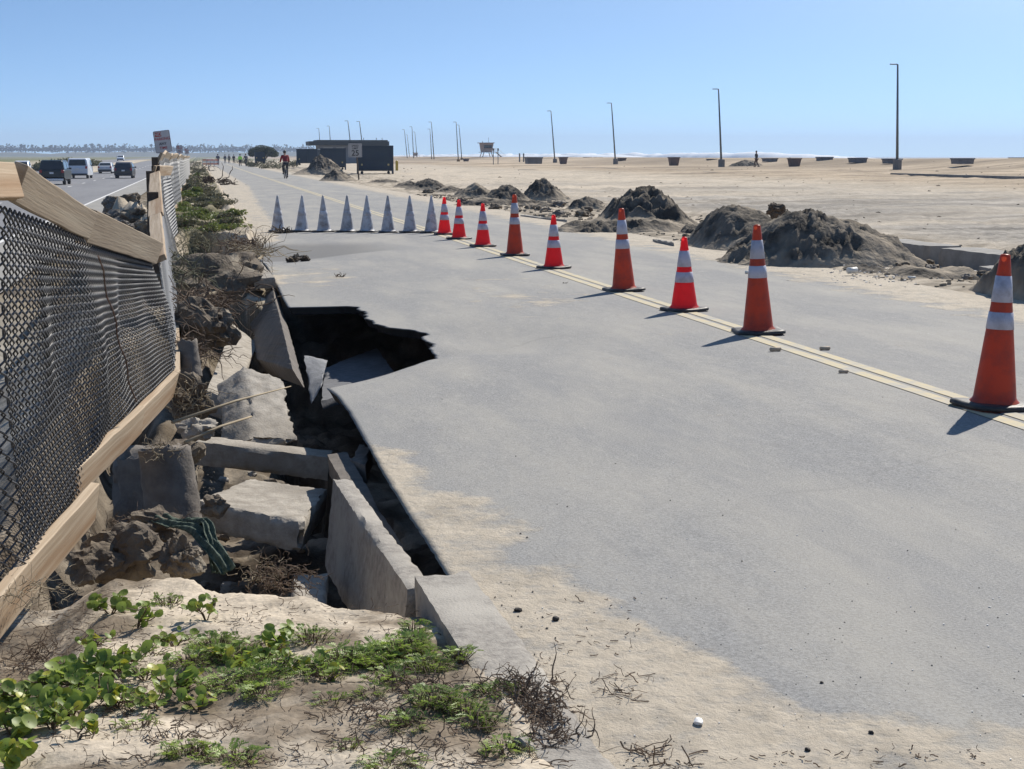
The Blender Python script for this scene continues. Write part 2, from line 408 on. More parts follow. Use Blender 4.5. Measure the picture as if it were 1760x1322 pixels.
# ------------------------------------------------------------------ road slab
MASPH = M_asphalt()
rows = []
def addrows(pts, step):
    for (a, b) in zip(pts[:-1], pts[1:]):
        L = math.hypot(b[0] - a[0], b[1] - a[1]); n = max(1, int(L / step))
        for k in range(n):
            t = k / n; rows.append((a[0] + (b[0] - a[0]) * t, a[1] + (b[1] - a[1]) * t))
rows_pts_a = [(.93, 0.5), (.92, 3), (.90, 5.0), (.84, 5.3), (.82, 7.0), (.83, 9.0), (.80, 10.2)]
addrows(rows_pts_a, .05)
hole = [(.80, 10.25), (.93, 10.42), (1.1, 10.55), (1.25, 10.75), (1.38, 10.98), (1.52, 11.25), (1.62, 11.5), (1.70, 11.68), (1.79, 11.82),
        (1.80, 12.3), (1.88, 12.6), (1.82, 12.9), (1.90, 13.2), (1.80, 13.4), (1.62, 13.55), (1.52, 13.8), (1.50, 14.3), (1.55, 14.8), (1.50, 15.1), (1.52, 15.38), (1.40, 15.48), (1.1, 15.50), (.84, 15.52)]
addrows(hole, .022)
addrows([(.84, 15.52), (.84, 16.5), (.86, 18), (.88, 21), (.9, 24), (.93, 27)], .07)
addrows([(.93, 27), (1.0, 40), (1.0, 60)], .25)
addrows([(1.0, 60), (1.1, 150)], 1.2)
addrows([(1.1, 150), (2.5, 400), (4.5, 900)], 12)
rows = np.array(rows)
# rag the broken edge
rag = (fbm(rows[:, 0] * 9 + 3, rows[:, 1] * 9, 4) * .07 + fbm(rows[:, 0] * 40, rows[:, 1] * 40 + 9, 3) * .06) * np.where((rows[:, 1] > 11.75) & (rows[:, 1] < 15.5), 1.0, .12) * (rows[:, 1] < 30)
rows[:, 0] += rag
ts = np.concatenate([np.linspace(0, .12, 26) ** 1.0, np.linspace(.12, 1, 90)[1:]])
TX, _ = np.meshgrid(ts, rows[:, 0]); x0 = rows[:, 0][:, None]
xend = np.interp(rows[:, 1], [0, 100, 400, 900], [8.3, 8.3, 9.8, 12])[:, None]
RX = x0 + (xend - x0) * TX; RY = np.repeat(rows[:, 1][:, None], len(ts), 1)
def road_z(X, Y):
    dx = X - np.interp(Y, [0, 10.2, 10.5, 11.9, 13.3, 13.9, 15.4, 15.6, 30], [.85, .8, 1.0, 1.85, 1.85, 1.5, 1.5, .84, .9])
    z = 0.02 * np.sin((X - 1) / 7.3 * math.pi) + .008 * fbm(X * .8, Y * .5, 3)
    z = z - .05 * np.exp(-np.clip(dx, 0, 9) / .35) * sst(Y, 9.5, 10.5) * (1 - sst(Y, 11.9, 12.6))
    # sag in front of the hole tip and the sunken panel before the white cones
    z = z - .07 * np.exp(-((X - 2.3) / .75) ** 2 - ((Y - 12.6) / 1.0) ** 2)
    z = z - .10 * np.exp(-((X - 1.2) / 1.1) ** 2 - ((Y - 24.3) / 2.0) ** 2)
    return z
RZ = road_z(RX, RY)
# drifting sand weight
def sandw(X, Y):
    b = np.interp(Y, [0, 3.3, 4.1, 4.9, 5.6, 6.2, 6.9, 7.6, 8.5, 9.5, 17, 18, 19.3, 20.5, 22, 26, 28, 32, 45, 80], [3, 1.9, 1.55, 1.5, 1.25, 1.38, 1.12, 1.14, .8, .6, .7, 1.0, 1.2, 1.1, 1.0, 1.0, 1.5, 1.7, 1.9, 2.6])
    s = 1 - sst(X, b - .34, b + .16)
    s = np.where(Y < 4.1, np.maximum(s, .85 * (1 - sst(Y, 3.15 + .35 * (X < 2.6) * (2.6 - X), 3.62 + .35 * (X < 2.6) * (2.6 - X)))), s)
    r = sst(X, 6.4, 8.0) * 1.0
    s = np.maximum(s, .62 * np.exp(-((X - 1.45) / .62) ** 2 - ((Y - 19.4) / 1.7) ** 2))
    m = .75 * np.exp(-((X - 3.4) / .8) ** 2 - ((Y - 16) / 3) ** 2) * 0.55
    return np.clip(np.maximum(np.maximum(s * np.where(Y > 4.4, .80, .92), r), m), 0, 1)
SW = sandw(RX, RY)
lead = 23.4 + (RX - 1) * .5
DK = sst(RY, lead, lead + .25) * (1 - sst(RY, 26.6 - .5 * (RX - 1), 27.4)) * (1 - sst(RX, 2.2, 3.6)) * .8  # shade in the sunken panel, painted as a darker asphalt patch
# skirts: fold the last row/col down to give thickness
def skirt(A, dv, side):
    return A
RX2 = np.concatenate([RX[:, :1] + .05, RX[:, :1] + .012, RX], 1); RY2 = np.concatenate([RY[:, :1], RY[:, :1], RY], 1)
rough_e = (.012 * fbm(rows[:, 0] * 30, rows[:, 1] * 30, 3))[:, None]
RZ2 = np.concatenate([RZ[:, :1] - .075 + rough_e, RZ[:, :1] - .012, RZ], 1)
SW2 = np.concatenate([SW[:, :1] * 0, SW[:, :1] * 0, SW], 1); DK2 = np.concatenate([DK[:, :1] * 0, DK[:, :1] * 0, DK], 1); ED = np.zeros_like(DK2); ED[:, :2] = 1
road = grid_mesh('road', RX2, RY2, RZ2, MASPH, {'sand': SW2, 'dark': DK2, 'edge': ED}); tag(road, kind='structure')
for p in road.data.polygons: pass
# underside of the slab
UX = RX[::2, ::6].copy() + .05; UX[:, -1] -= .1
under = grid_mesh('road_underside', UX, RY[::2, ::6], RZ[::2, ::6] - .08, mat('slab_base', (.05, .042, .035), .95, (.09, .075, .06), 14), smooth=False)
under.parent = road; under.name = 'underside'

# painted lines: strips draped 4 mm above the slab
MYEL = mat('faded_yellow_paint', (.53, .44, .255), .85, (.44, .395, .30), 12, 9, lo=.38, hi=.6, col3=(.36, .345, .305), scale3=3)
MWHT = mat('worn_white_paint', (.72, .71, .68), .8, (.55, .54, .52), 9)
def strip(name, xfun, wd, y0, y1, m, zf, st=.4, dz=.004, par=None, kind='structure'):
    y = np.arange(y0, y1 + st, st); x = np.array([xfun(k) for k in y])
    off = np.array([-wd / 2, 0, wd / 2])
    X = x[:, None] + off[None]; Y = np.repeat(y[:, None], 3, 1)
    o = grid_mesh(name, X, Y, zf(X, Y) + dz, m, parent=par)
    if kind and not par: tag(o, kind=kind)
    return o
lm = empty('road_markings', kind='structure')
def bend(y): return 0.0 if y < 110 else (y - 110) ** 2 * 2.1e-5
for dx in (-.075, .075):
    strip('centre_line', lambda y: 4.5 + dx + bend(y), .10, 3, 300, MYEL, road_z, par=lm)

# kerb on far side of path (mostly buried)
MCONC = mat('kerb_concrete', (.36, .33, .285), .9, (.215, .195, .17), 26, 10, bump=.9, bscale=110, bdist=.005, col3=(.39, .36, .31), scale3=3)
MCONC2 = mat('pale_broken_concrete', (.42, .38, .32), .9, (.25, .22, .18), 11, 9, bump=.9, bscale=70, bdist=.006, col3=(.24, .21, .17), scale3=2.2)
MCONCD = mat('stained_shaded_concrete', (.19, .165, .14), .92, (.115, .10, .085), 9, 7, bump=.7, bscale=60, bdist=.006)  # darker stained concrete; on the long leaning kerb slab it paints in shade
MDIRT = mat('clay_dirt', (.17, .135, .095), .95, (.085, .066, .05), 9, 7, bump=1, bscale=30, bdist=.02, col3=(.30, .255, .19), scale3=3)

# ------------------------------------------------------------------ rough blocks
def block(name, c8, m, n=(10, 10, 6), amp=.005, erode=.02, seed=0, parent=None, fr=6.0):
    """c8: bottom 4 then top 4 corners (ccw). Roughened solid with chipped edges."""
    c = [Vector(q) for q in c8]; ctr = sum(c, Vector()) / 8
    mb = MB(); key = {}
    def pt(u, v, w_):
        a = (c[0] * (1 - u) * (1 - v) + c[1] * u * (1 - v) + c[2] * u * v + c[3] * (1 - u) * v)
        b = (c[4] * (1 - u) * (1 - v) + c[5] * u * (1 - v) + c[6] * u * v + c[7] * (1 - u) * v)
        return a * (1 - w_) + b * w_
    Lx = (c[1] - c[0]).length; Ly = (c[3] - c[0]).length; Lz = (c[4] - c[0]).length
    def vid(i, j, k):
        if (i, j, k) in key: return key[(i, j, k)]
        u, v, q = i / n[0], j / n[1], k / n[2]; p = pt(u, v, q)
        ex = [min(u, 1 - u) * Lx, min(v, 1 - v) * Ly, min(q, 1 - q) * Lz]; ex.sort()
        s = Vector((seed * 3.1, seed * 1.7, 0)); nn = mn.noise_vector(p * fr * 3 + s) * amp + mn.noise_vector(p * fr * 9 + s) * amp * .5
        edge = max(0, 1 - ex[1] / (erode + 1e-6))
        p2 = p + nn + (ctr - p).normalized() * erode * edge * (.35 + 1.1 * abs(mn.noise(p * fr * 2.2 + s)) * 2)
        key[(i, j, k)] = len(mb.v); mb.v.append(tuple(p2)); return key[(i, j, k)]
    def face(f, a, b, flip):
        for i in range(a):
            for j in range(b):
                q = [f(i, j), f(i + 1, j), f(i + 1, j + 1), f(i, j + 1)]
                mb.f.append(tuple(q[::-1] if flip else q))
    nx, ny, nz_ = n
    face(lambda i, j: vid(i, j, 0), nx, ny, True); face(lambda i, j: vid(i, j, nz_), nx, ny, False)
    face(lambda i, j: vid(i, 0, j), nx, nz_, False); face(lambda i, j: vid(i, ny, j), nx, nz_, True)
    face(lambda i, j: vid(0, i, j), ny, nz_, True); face(lambda i, j: vid(nx, i, j), ny, nz_, False)
    o = mb.build(name, m, parent, smooth=True)
    me = o.data
    if hasattr(me, 'set_sharp_from_angle'): me.set_sharp_from_angle(angle=R(38))
    return o
def slab(name, top4, th, m, label, cat, group=None, down=None, **k):
    t = [Vector(q) for q in top4]
    nrm = (t[1] - t[0]).cross(t[3] - t[0]).normalized()
    if nrm.z < 0 and down is None: nrm = -nrm
    d = (Vector(down).normalized() if down is not None else -nrm) * th
    a = (t[1] - t[0]).cross(t[2] - t[0])
    c8 = [q + d for q in t] + t
    if a.dot(d) > 0: c8 = [c8[i] for i in (3, 2, 1, 0, 7, 6, 5, 4)]
    return tag(block(name, c8, m, **k), label, cat, group)
BG = 'broken kerb and slab pieces in the wash-out'
# near kerb that is still in place
kx0, kx1 = .70, .905
slab('kerb', [(kx0, 5.22, .045), (kx1, 5.28, .035), (1.0, 2.0, .05), (.78, 2.0, .06)], .34, MCONC, 'rough concrete kerb still in place beside the road, half buried by sand and plants', 'kerb', 'kerbs of the damaged road', down=(0, 0, -1), n=(8, 60, 8), amp=.004, erode=.028, seed=1)
# tilted kerb wall
tA = [P(572, 822, 7.25), P(604, 823, 7.3), P(741, 1004, 5.40), P(702, 1013, 5.33)]
bA = [q + Vector((-.05, 0, -.46)) for q in tA]; bA[0] += Vector((-.0, .0, 0.03))
tag(block('kerb', [bA[3], bA[2], bA[1], bA[0], tA[3], tA[2], tA[1], tA[0]], MCONC, n=(5, 44, 14), amp=.004, erode=.022, seed=2), 'long kerb wall split away from the road and leaning into the pit, top edge at road level', 'kerb', BG)
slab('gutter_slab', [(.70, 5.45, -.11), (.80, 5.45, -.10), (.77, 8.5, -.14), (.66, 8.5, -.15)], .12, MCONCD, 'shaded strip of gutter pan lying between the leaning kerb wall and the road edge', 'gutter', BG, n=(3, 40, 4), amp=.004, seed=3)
# flat slab
slab('concrete_slab', [P(335, 860, 8.0), P(522, 899, 7.6), P(566, 840, 8.35), P(430, 822, 8.9)], .155, MCONC2, 'flat pale slab tipped level in the pit, wedge of shadow on its top', 'concrete slab', BG, n=(30, 20, 8), amp=.006, erode=.026, seed=4)
# cross bar
c1, c2 = P(325, 757, 9.4), P(570, 778, 9.2)
slab('kerb_fragment', [c1, c2 + Vector((0, 0, -.03)), c2 + Vector((.03, .22, -.03)), c1 + Vector((.03, .22, 0))], .15, MCONC2, 'low kerb fragment lying crosswise in the pit, pale left half, black right half', 'kerb', BG, n=(24, 6, 5), amp=.004, erode=.02, seed=5)
# bright block
slab('kerb_fragment', [P(430, 757, 9.55), P(513, 758, 9.6), P(490, 650, 10.65), P(418, 628, 10.75)], .24, MCONC2, 'bright sunlit concrete block sloping toward the viewer between the two reeds and the hole', 'kerb', BG, down=(-.8, .25, -.55), n=(16, 26, 10), amp=.009, erode=.04, seed=6)
slab('kerb_fragment', [at(355, 672, -.30), at(402, 690, -.36), at(443, 590, -.42), at(400, 556, -.30)], .17, MCONC2, 'wedge shaped block with a small sunlit patch, behind the bright sloping block', 'kerb', BG, n=(8, 12, 6), erode=.022, seed=7)
# long leaning kerb slab, its shade painted in by the darker concrete
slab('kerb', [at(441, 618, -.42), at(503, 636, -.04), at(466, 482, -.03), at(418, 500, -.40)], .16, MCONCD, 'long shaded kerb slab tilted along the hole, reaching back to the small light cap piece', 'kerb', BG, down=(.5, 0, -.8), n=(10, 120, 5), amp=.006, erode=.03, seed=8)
slab('kerb_fragment', [P(436, 480, 18.2), P(472, 477, 18.0), P(447, 447, 20.6), P(423, 450, 21.0)], .12, MCONC2, 'small pale kerb cap lying on the far end of the shaded kerb slab', 'kerb', BG, n=(6, 12, 4), erode=.02, seed=9)
# asphalt shard standing in the hole + sunken slabs
slab('asphalt_shard', [P(534, 698, 11.6), P(552, 668, 11.7), P(563, 618, 12.2), P(521, 610, 12.2)], .05, mat('asphalt_piece', (.30, .30, .30), .9, (.20, .20, .20), 20, bump=.5, bscale=90), 'thin grey asphalt shard standing upright inside the sinkhole', 'asphalt piece', BG, down=(.2, 1, -.1), n=(8, 10, 3), amp=.008, erode=.03, seed=10)
slab('asphalt_slab', [at(552, 690, -.42), at(690, 650, -.42), at(648, 598, -.52), at(556, 632, -.56)], .07, mat('sunken_asphalt', (.17, .172, .18), .9, (.11, .11, .115), 14, bump=.5, bscale=60), 'sunken asphalt slab lying in shadow on the floor of the sinkhole', 'asphalt piece', BG, n=(14, 14, 4), amp=.01, erode=.03, seed=11)
slab('concrete_slab', [P(498, 1040, 6.1), P(560, 1052, 6.0), P(566, 985, 6.7), P(505, 985, 6.8)], .08, MCONC2, 'small buried slab corner showing in shade at the foot of the leaning kerb wall', 'concrete slab', BG, n=(8, 8, 3), erode=.02, seed=12)
slab('concrete_slab', [P(600, 790, 8.2), P(628, 800, 7.9), P(640, 770, 8.6), P(618, 762, 8.9)], .10, MCONCD, 'dark chunk wedged under the road edge above the leaning kerb wall', 'concrete slab', BG, n=(6, 6, 4), erode=.02, seed=13)

def cyl_block(name, base, top, r, m, label, cat, group=None, seed=0, n=26, cut=0.0):
    base, top = Vector(base), Vector(top); ax = top - base; u = ax.normalized(); a = u.orthogonal().normalized(); b = u.cross(a)
    mb = MB(); K = 16
    for k in range(K + 1):
        for j in range(n):
            t = k / K; an = 2 * math.pi * j / n; p = base + ax * t + (a * math.cos(an) + b * math.sin(an)) * r * (1.05 - .08 * t)
            p += mn.noise_vector(p * 22 + Vector((seed, 0, 0))) * .008
            if k == K: p += u * mn.noise(p * 30) * .03
            mb.v.append(tuple(p))
    for k in range(K):
        for j in range(n):
            i = k * n + j; i2 = k * n + (j + 1) % n; mb.f.append((i, i2, i2 + n, i + n))
    ci = len(mb.v); mb.v.append(tuple(top - u * .015))
    for j in range(n): mb.f.append((K * n + j, K * n + (j + 1) % n, ci))
    return tag(mb.build(name, m, smooth=True), label, cat, group)
FG = 'exposed concrete post footings'
q = P(296, 765, 7.9)
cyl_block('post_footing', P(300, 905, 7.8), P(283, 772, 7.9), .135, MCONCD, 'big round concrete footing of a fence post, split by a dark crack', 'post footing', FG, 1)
cyl_block('post_footing', P(329, 650, 11.4), P(322, 588, 11.5), .075, MCONCD, 'small round concrete footing behind the lit bottom board of the fence', 'post footing', FG, 2)
mb = MB(); cr = [P(268, 790, 7.73), P(270, 815, 7.70), P(276, 840, 7.67), P(279, 870, 7.66), P(286, 895, 7.66)]

# ------------------------------------------------------------------ rocks / clods
def rock(name, c, s, m, label, cat, group, seed, sub=3, amp=.35, fr=1.6, sink=.0):
    import bmesh
    bm = bmesh.new(); bmesh.ops.create_icosphere(bm, subdivisions=sub, radius=1)
    sv = Vector((seed * 7.7, seed * 3.3, seed))
    for v in bm.verts:
        d = v.co.copy(); k = 1 + amp * mn.noise(d * fr + sv) * 1.6 + amp * .5 * mn.noise(d * fr * 3 + sv) + amp * .28 * mn.noise(d * fr * 7 + sv) + amp * .14 * mn.noise(d * fr * 18 + sv)
        v.co = Vector((d.x * s[0], d.y * s[1], d.z * s[2])) * k
    me = bpy.data.meshes.new(name); bm.to_mesh(me); bm.free(); me.materials.append(m)
    me.polygons.foreach_set('use_smooth', [True] * len(me.polygons))
    if hasattr(me, 'set_sharp_from_angle'): me.set_sharp_from_angle(angle=R(35))
    o = bpy.data.objects.new(name, me); COL.objects.link(o); o.location = c; o.rotation_euler = (0, 0, seed * 1.3)
    return tag(o, label, cat, group)
CG = 'clods of packed dirt at the rim of the pit'
clods = [((312, 962), 6.15, (.085, .07, .085), 'brown block of packed dirt under the green cloth', 5),
         ((215, 955), 6.4, (.15, .12, .10), 'wide layered clod of dirt just right of the lowest fence board', 4),
         ((165, 968), 6.3, (.12, .10, .08), 'dark clod in the shade against the lowest fence board', 4),
         ((262, 905), 6.8, (.13, .12, .08), 'root covered clod leaning on the big round footing', 4),
         ((370, 870), 7.4, (.06, .05, .05), 'crumbly clod resting against the front of the flat slab', 4),
         ((300, 790), 8.6, (.16, .14, .12), 'dirt hump behind the big round footing', 4),
         ((338, 738), 9.0, (.10, .10, .06), 'smooth boulder between the two reeds', 4),
         ((322, 690), 10.0, (.12, .16, .15), 'straw streaked clod under the corner of the lit bottom board', 4),
         ((470, 832), 8.8, (.07, .05, .03), 'thin chip of rubble on the back edge of the flat slab', 3),
         ((345, 560), 13.5, (.22, .4, .22), 'dark root covered clod behind the small footing', 4),
         ((340, 490), 17.0, (.35, .6, .28), 'overhanging dark earth clod at the foot of the far fence', 4),
         ((400, 470), 19.0, (.3, .6, .25), 'earth ledge left of the small pale kerb cap', 4)]
for i, (pp, Y, s, lab, sub) in enumerate(clods):
    rock('dirt_clod', P(pp[0], pp[1], Y), s, MDIRT if i != 6 else MCONC2, lab, 'dirt clod', CG, i + 1, sub=sub)
# ------------------------------------------------------------------ fence
MWOOD = mat('weathered_wood', (.36, .285, .20), .85, (.22, .165, .11), 6, 8, bump=.5, bscale=14, bdist=.004, stretch=(9, .16, 9), lo=.35, hi=.65, col3=(.40, .33, .24), scale3=3)
MWOODL = mat('sun_bleached_board', (.50, .395, .275), .8, (.33, .24, .15), 5, 8, bump=.4, bscale=14, bdist=.004, stretch=(9, .18, 9), lo=.35, hi=.65, col3=(.30, .18, .09), scale3=1.2)
MPOST = mat('dark_post_wood', (.10, .075, .055), .9, (.06, .045, .035), 8, bump=.6, bscale=40, stretch=(4, 4, .6))
MWIRE = mat('coated_wire', (.045, .047, .052), .5, (.085, .085, .09), 20)
MWIRE2 = mat('galvanised_wire', (.33, .335, .34), .65)
def board(name, a, b, wd, th, m, parent, face, seg=10, seed=0, taper=0):
    """board from a to b; wd measured along 'face' vector, th across"""
    a, b, face = Vector(a), Vector(b), Vector(face)
    d = (b - a).normalized(); f = (face - d * face.dot(d)).normalized(); nrm = d.cross(f)
    mb = MB(); L = (b - a).length
    for k in range(seg + 1):
        t = k / seg; nv = mn.noise_vector(Vector((t * 3, seed, 0))) * .008; p = Vector((nv.x, L * (t - .5), nv.z))
        ww = wd * (1 + .05 * mn.noise(Vector((t * 9, seed, 1))))
        for sx, sy in ((-.5, -.5), (.5, -.5), (.5, .5), (-.5, .5)):
            mb.v.append((p.x + sx * ww, p.y, p.z + sy * th))
    for k in range(seg):
        i = k * 4
        for j in range(4): mb.f.append((i + j, i + 4 + j, i + 4 + (j + 1) % 4, i + (j + 1) % 4))
    mb.f.append((0, 1, 2, 3)); e = seg * 4; mb.f.append((e + 3, e + 2, e + 1, e))
    o = mb.build(name, m, None, bevel=.004); M = Matrix((f, d, f.cross(d))).transposed().to_4x4(); M.translation = (a + b) / 2
    if parent:
        o.parent = parent; M = Matrix.Translation(-parent.location) @ M
    o.matrix_local = M
    return o
def chainlink(name, stations, m, parent, r=.0024, cell=.052, bulge=None, nside=4, sub=3):
    """stations: list of (top Vector, bottom Vector) along the fence. Each wire is a flattened zigzag hooked to its neighbour."""
    T = [s[0] for s in stations]; B = [s[1] for s in stations]
    cum = [0]
    for a, b, c_, d in zip(T[:-1], T[1:], B[:-1], B[1:]): cum.append(cum[-1] + ((b + d) / 2 - (a + c_) / 2).length)
    L = cum[-1]
    def pos(s, v, off):
        s = max(0, min(L, s)); k = 0
        while k < len(cum) - 2 and s > cum[k + 1]: k += 1
        t = (s - cum[k]) / (cum[k + 1] - cum[k])
        tp = T[k].lerp(T[k + 1], t); bt = B[k].lerp(B[k + 1], t)
        d = (T[k + 1] - T[k]).normalized(); nr = d.cross(Vector((0, 0, 1))).normalized()
        p = bt.lerp(tp, v)
        o = off + (bulge(s, v) if bulge else 0)
        return p + nr * o
    mb = MB(); nc = int(L / cell)
    for i in range(nc):
        s0 = i * cell
        H = (pos(s0, 1, 0) - pos(s0, 0, 0)).length; nr_ = max(4, int(round(1.2 / (cell * .95))))
        pts = []
        for j in range(nr_ + 1):
            right = ((j + i) % 2 == 0)
            v = j / nr_
            s_ = s0 + (cell * .5 + .004 if right else -cell * .5 - .004)
            o = .006 if right else -.006
            pts.append((s_, v, o))
        poly = []
        for (a, b) in zip(pts[:-1], pts[1:]):
            for k in range(sub):
                t = k / sub; e = t * t * (3 - 2 * t) * .35 + t * .65
                poly.append(pos(a[0] + (b[0] - a[0]) * e, a[1] + (b[1] - a[1]) * t, a[2] + (b[2] - a[2]) * (t * t * (3 - 2 * t))))
        poly.append(pos(*pts[-1]))
        mb.tube(poly, r, nside, cap=False)
    return mb.build(name, m, parent, smooth=True)

# --- near panel
f1 = empty('chain_link_fence', (-.45, 7, 0), label='nearest sagging chain link fence section with wooden cap boards and a long sunlit bottom board', cat='fence', group='chain link fence sections along the washed out verge')
f1.location = (0, 0, 0)
S1t, S1b = P(25, 322, 4.7), P(42, 985, 5.5)
S2t, S2b = P(268, 432, 10.0), P(300, 648, 10.1)
S0t, S0b = Vector((-1.35, 3.6, 1.44)), P(-420, 1290, 4.3)
dn_ = Vector((-.035, 0, -.055))
S0t, S1t, S2t = S0t + dn_, S1t + dn_, S2t + dn_
stations = [(S0t, S0b), (S1t, S1b), (S1t.lerp(S2t, .45), P(165, 800, 7.4)), (S2t, S2b)]
def bul(s, v):
    v = min(1, v * 1.05)
    return .05 * math.sin(s * 2.0 + 1.2) * math.sin(math.pi * v) + .07 * math.exp(-((s - 1.75) / .35) ** 2) * math.sin(math.pi * v) + .015 * math.sin(s * 6 + v * 3) * math.sin(math.pi * v)
chainlink('wire_mesh', stations, MWIRE, f1, bulge=bul, nside=5, sub=3, r=.0040, cell=.038)
up = Vector((.12, -.25, 1))
board('cap_board', P(-140, 312, 3.9), P(22, 312, 4.72), .105, .04, MWOODL, f1, (-.3, -.35, 1), seed=1)
board('cap_board', P(25, 312, 4.74), P(152, 388, 6.6), .115, .04, MWOOD, f1, (.35, -.2, 1), seed=2)
board('cap_board', P(150, 386, 6.62), P(270, 434, 9.95), .14, .04, MWOOD, f1, (.35, -.2, 1), seed=3)
board('bottom_board', P(-120, 1190, 4.45), P(160, 862, 6.75), .17, .04, MWOODL, f1, (.15, -.1, 1), seed=4, seg=16)
board('bottom_board', P(118, 838, 6.7), P(240, 722, 8.4), .15, .04, MWOODL, f1, (.15, -.1, 1), seed=5)
board('bottom_board', P(232, 728, 8.42), P(303, 654, 10.1), .15, .04, MWOODL, f1, (.15, -.1, 1), seed=6)
mat('rusty_steel', (.16, .09, .06), .8, (.09, .06, .045), 30)
mb = MB()
for (a, b) in ((P(157, 440, 6.9), P(222, 690, 7.9)),):
    pts = [a.lerp(b, t / 12) + Vector((.008 * math.sin(t * 1.7), 0, 0)) + Vector((.03, -.02, 0)) for t in range(13)]
    mb.tube(pts, .004, 6)
mb.build('tie_wire', MAT['rusty_steel'], f1, smooth=True)
# --- second panel, rising steeply from the low point
f2 = empty('chain_link_fence', label='second fence section, seen nearly edge on, climbing steeply out of the low point', cat='fence', group='chain link fence sections along the washed out verge')
A_t, A_b = P(272, 436, 10.2), P(301, 650, 10.25)
B_t, B_b = P(270, 330, 17.2), P(303, 545, 14.5)
C_t, C_b = P(267, 300, 20.5), P(305, 430, 21.5)
chainlink('wire_mesh', [(A_t, A_b), (B_t, B_b), (C_t, C_b)], MWIRE2, f2, r=.003, nside=4, sub=2, cell=.06)
board('cap_board', P(272, 445, 10.15), P(268, 372, 13.6), .10, .04, MWOODL, f2, (1, -.1, .35), seed=8)
board('cap_board', P(268, 372, 13.6), P(266, 298, 20.4), .13, .04, MWOODL, f2, (1, -.1, .35), seed=9)
board('bottom_board', P(303, 655, 10.2), P(304, 548, 14.6), .05, .12, MWOODL, f2, (1, 0, 0), seed=10)
for i, (px, pt_, pb, Y) in enumerate(((262, 330, 470, 15.5), (258, 294, 420, 21.0))):
    board('post', P(px, pt_, Y), P(px + 5, pb, Y), .11, .11, MPOST, f2, (1, 0, 0), seed=20 + i)
# --- third panel
f3 = empty('chain_link_fence', label='third fence section with a short low cap board and pale grey mesh beside green plants', cat='fence', group='chain link fence sections along the washed out verge')
D_t, D_b = P(279, 306, 21.5), P(288, 425, 21.5)
E_t, E_b = P(293, 303, 28.5), P(306, 400, 28.0)
chainlink('wire_mesh', [(D_t, D_b), (E_t, E_b)], MWIRE2, f3, r=.0035, nside=4, sub=2, cell=.065)
board('cap_board', P(264, 294, 21.2), P(294, 293, 25.5), .15, .04, MWOODL, f3, (.3, -.4, 1), seed=12)
board('post', P(267, 285, 21.4), P(272, 420, 21.4), .11, .11, MPOST, f3, (1, 0, 0), seed=24)
# --- long far run
f4 = empty('chain_link_fence', label='long far fence run with ragged cap boards receding beside the highway', cat='fence', group='chain link fence sections along the washed out verge')
fy = [26, 29, 32, 35.5, 39, 43, 48, 54, 61, 70, 82, 98, 120]
tops = []
for i, y in enumerate(fy):
    X = -.62 - .02 * (i % 3) ; zt = 1.50 - .03 * (i % 2) - .02 * math.sin(i * 2.1) - .0012 * (y - 26); tops.append((Vector((X, y, zt)), Vector((X + .1 * math.sin(i * 1.3), y, .12))))
chainlink('wire_mesh', tops, MWIRE2, f4, r=.005, nside=3, sub=1, cell=.11)
for i in range(len(tops) - 1):
    a, b = tops[i][0].copy(), tops[i + 1][0].copy(); a.z -= .03 * (i % 3 == 0); b.z += .015 * (i % 2)
    board('cap_board', a, b, .19, .045, MWOODL if i % 2 else MWOOD, f4, (.5, -.3, 1), seed=30 + i, seg=4)
    board('post', tops[i][0] + Vector((-.07, 0, -.02)), tops[i][1] + Vector((-.07, 0, -.4)), .10, .10, MPOST, f4, (1, 0, 0), seed=50 + i, seg=2)
    mb = MB(); mb.bar(tops[i][1], tops[i + 1][1], .04, .11); mb.build('bottom_board', MWOODL, f4)
# ------------------------------------------------------------------ traffic cones
def cone_mat(name, col, glow, dirt):
    return mat(name, col, .42, dirt, 7, 7, trans=glow, lo=.45, hi=.72, bump=.15, bscale=12, rnd=.07)
MC_T = cone_mat('orange_vinyl', (.62, .085, .028), .36, (.36, .07, .04))
MC_S = cone_mat('red_vinyl', (.92, .05, .055), .55, (.80, .045, .05))
MC_W = cone_mat('dirty_white_vinyl', (.56, .57, .60), .12, (.20, .16, .14))
MRUB = mat('black_rubber', (.018, .018, .02), .55, (.05, .045, .04), 12, bump=.3, bscale=40)
MCOL = mat('reflective_sheeting', (.52, .53, .62), .38, (.34, .34, .40), 10, 7, trans=.12, lo=.48, hi=.7, rnd=.1)
MCOLW = mat('worn_white_sheeting', (.56, .57, .62), .4, (.34, .32, .32), 8, 6, trans=.12, lo=.42, hi=.68, rnd=.12)
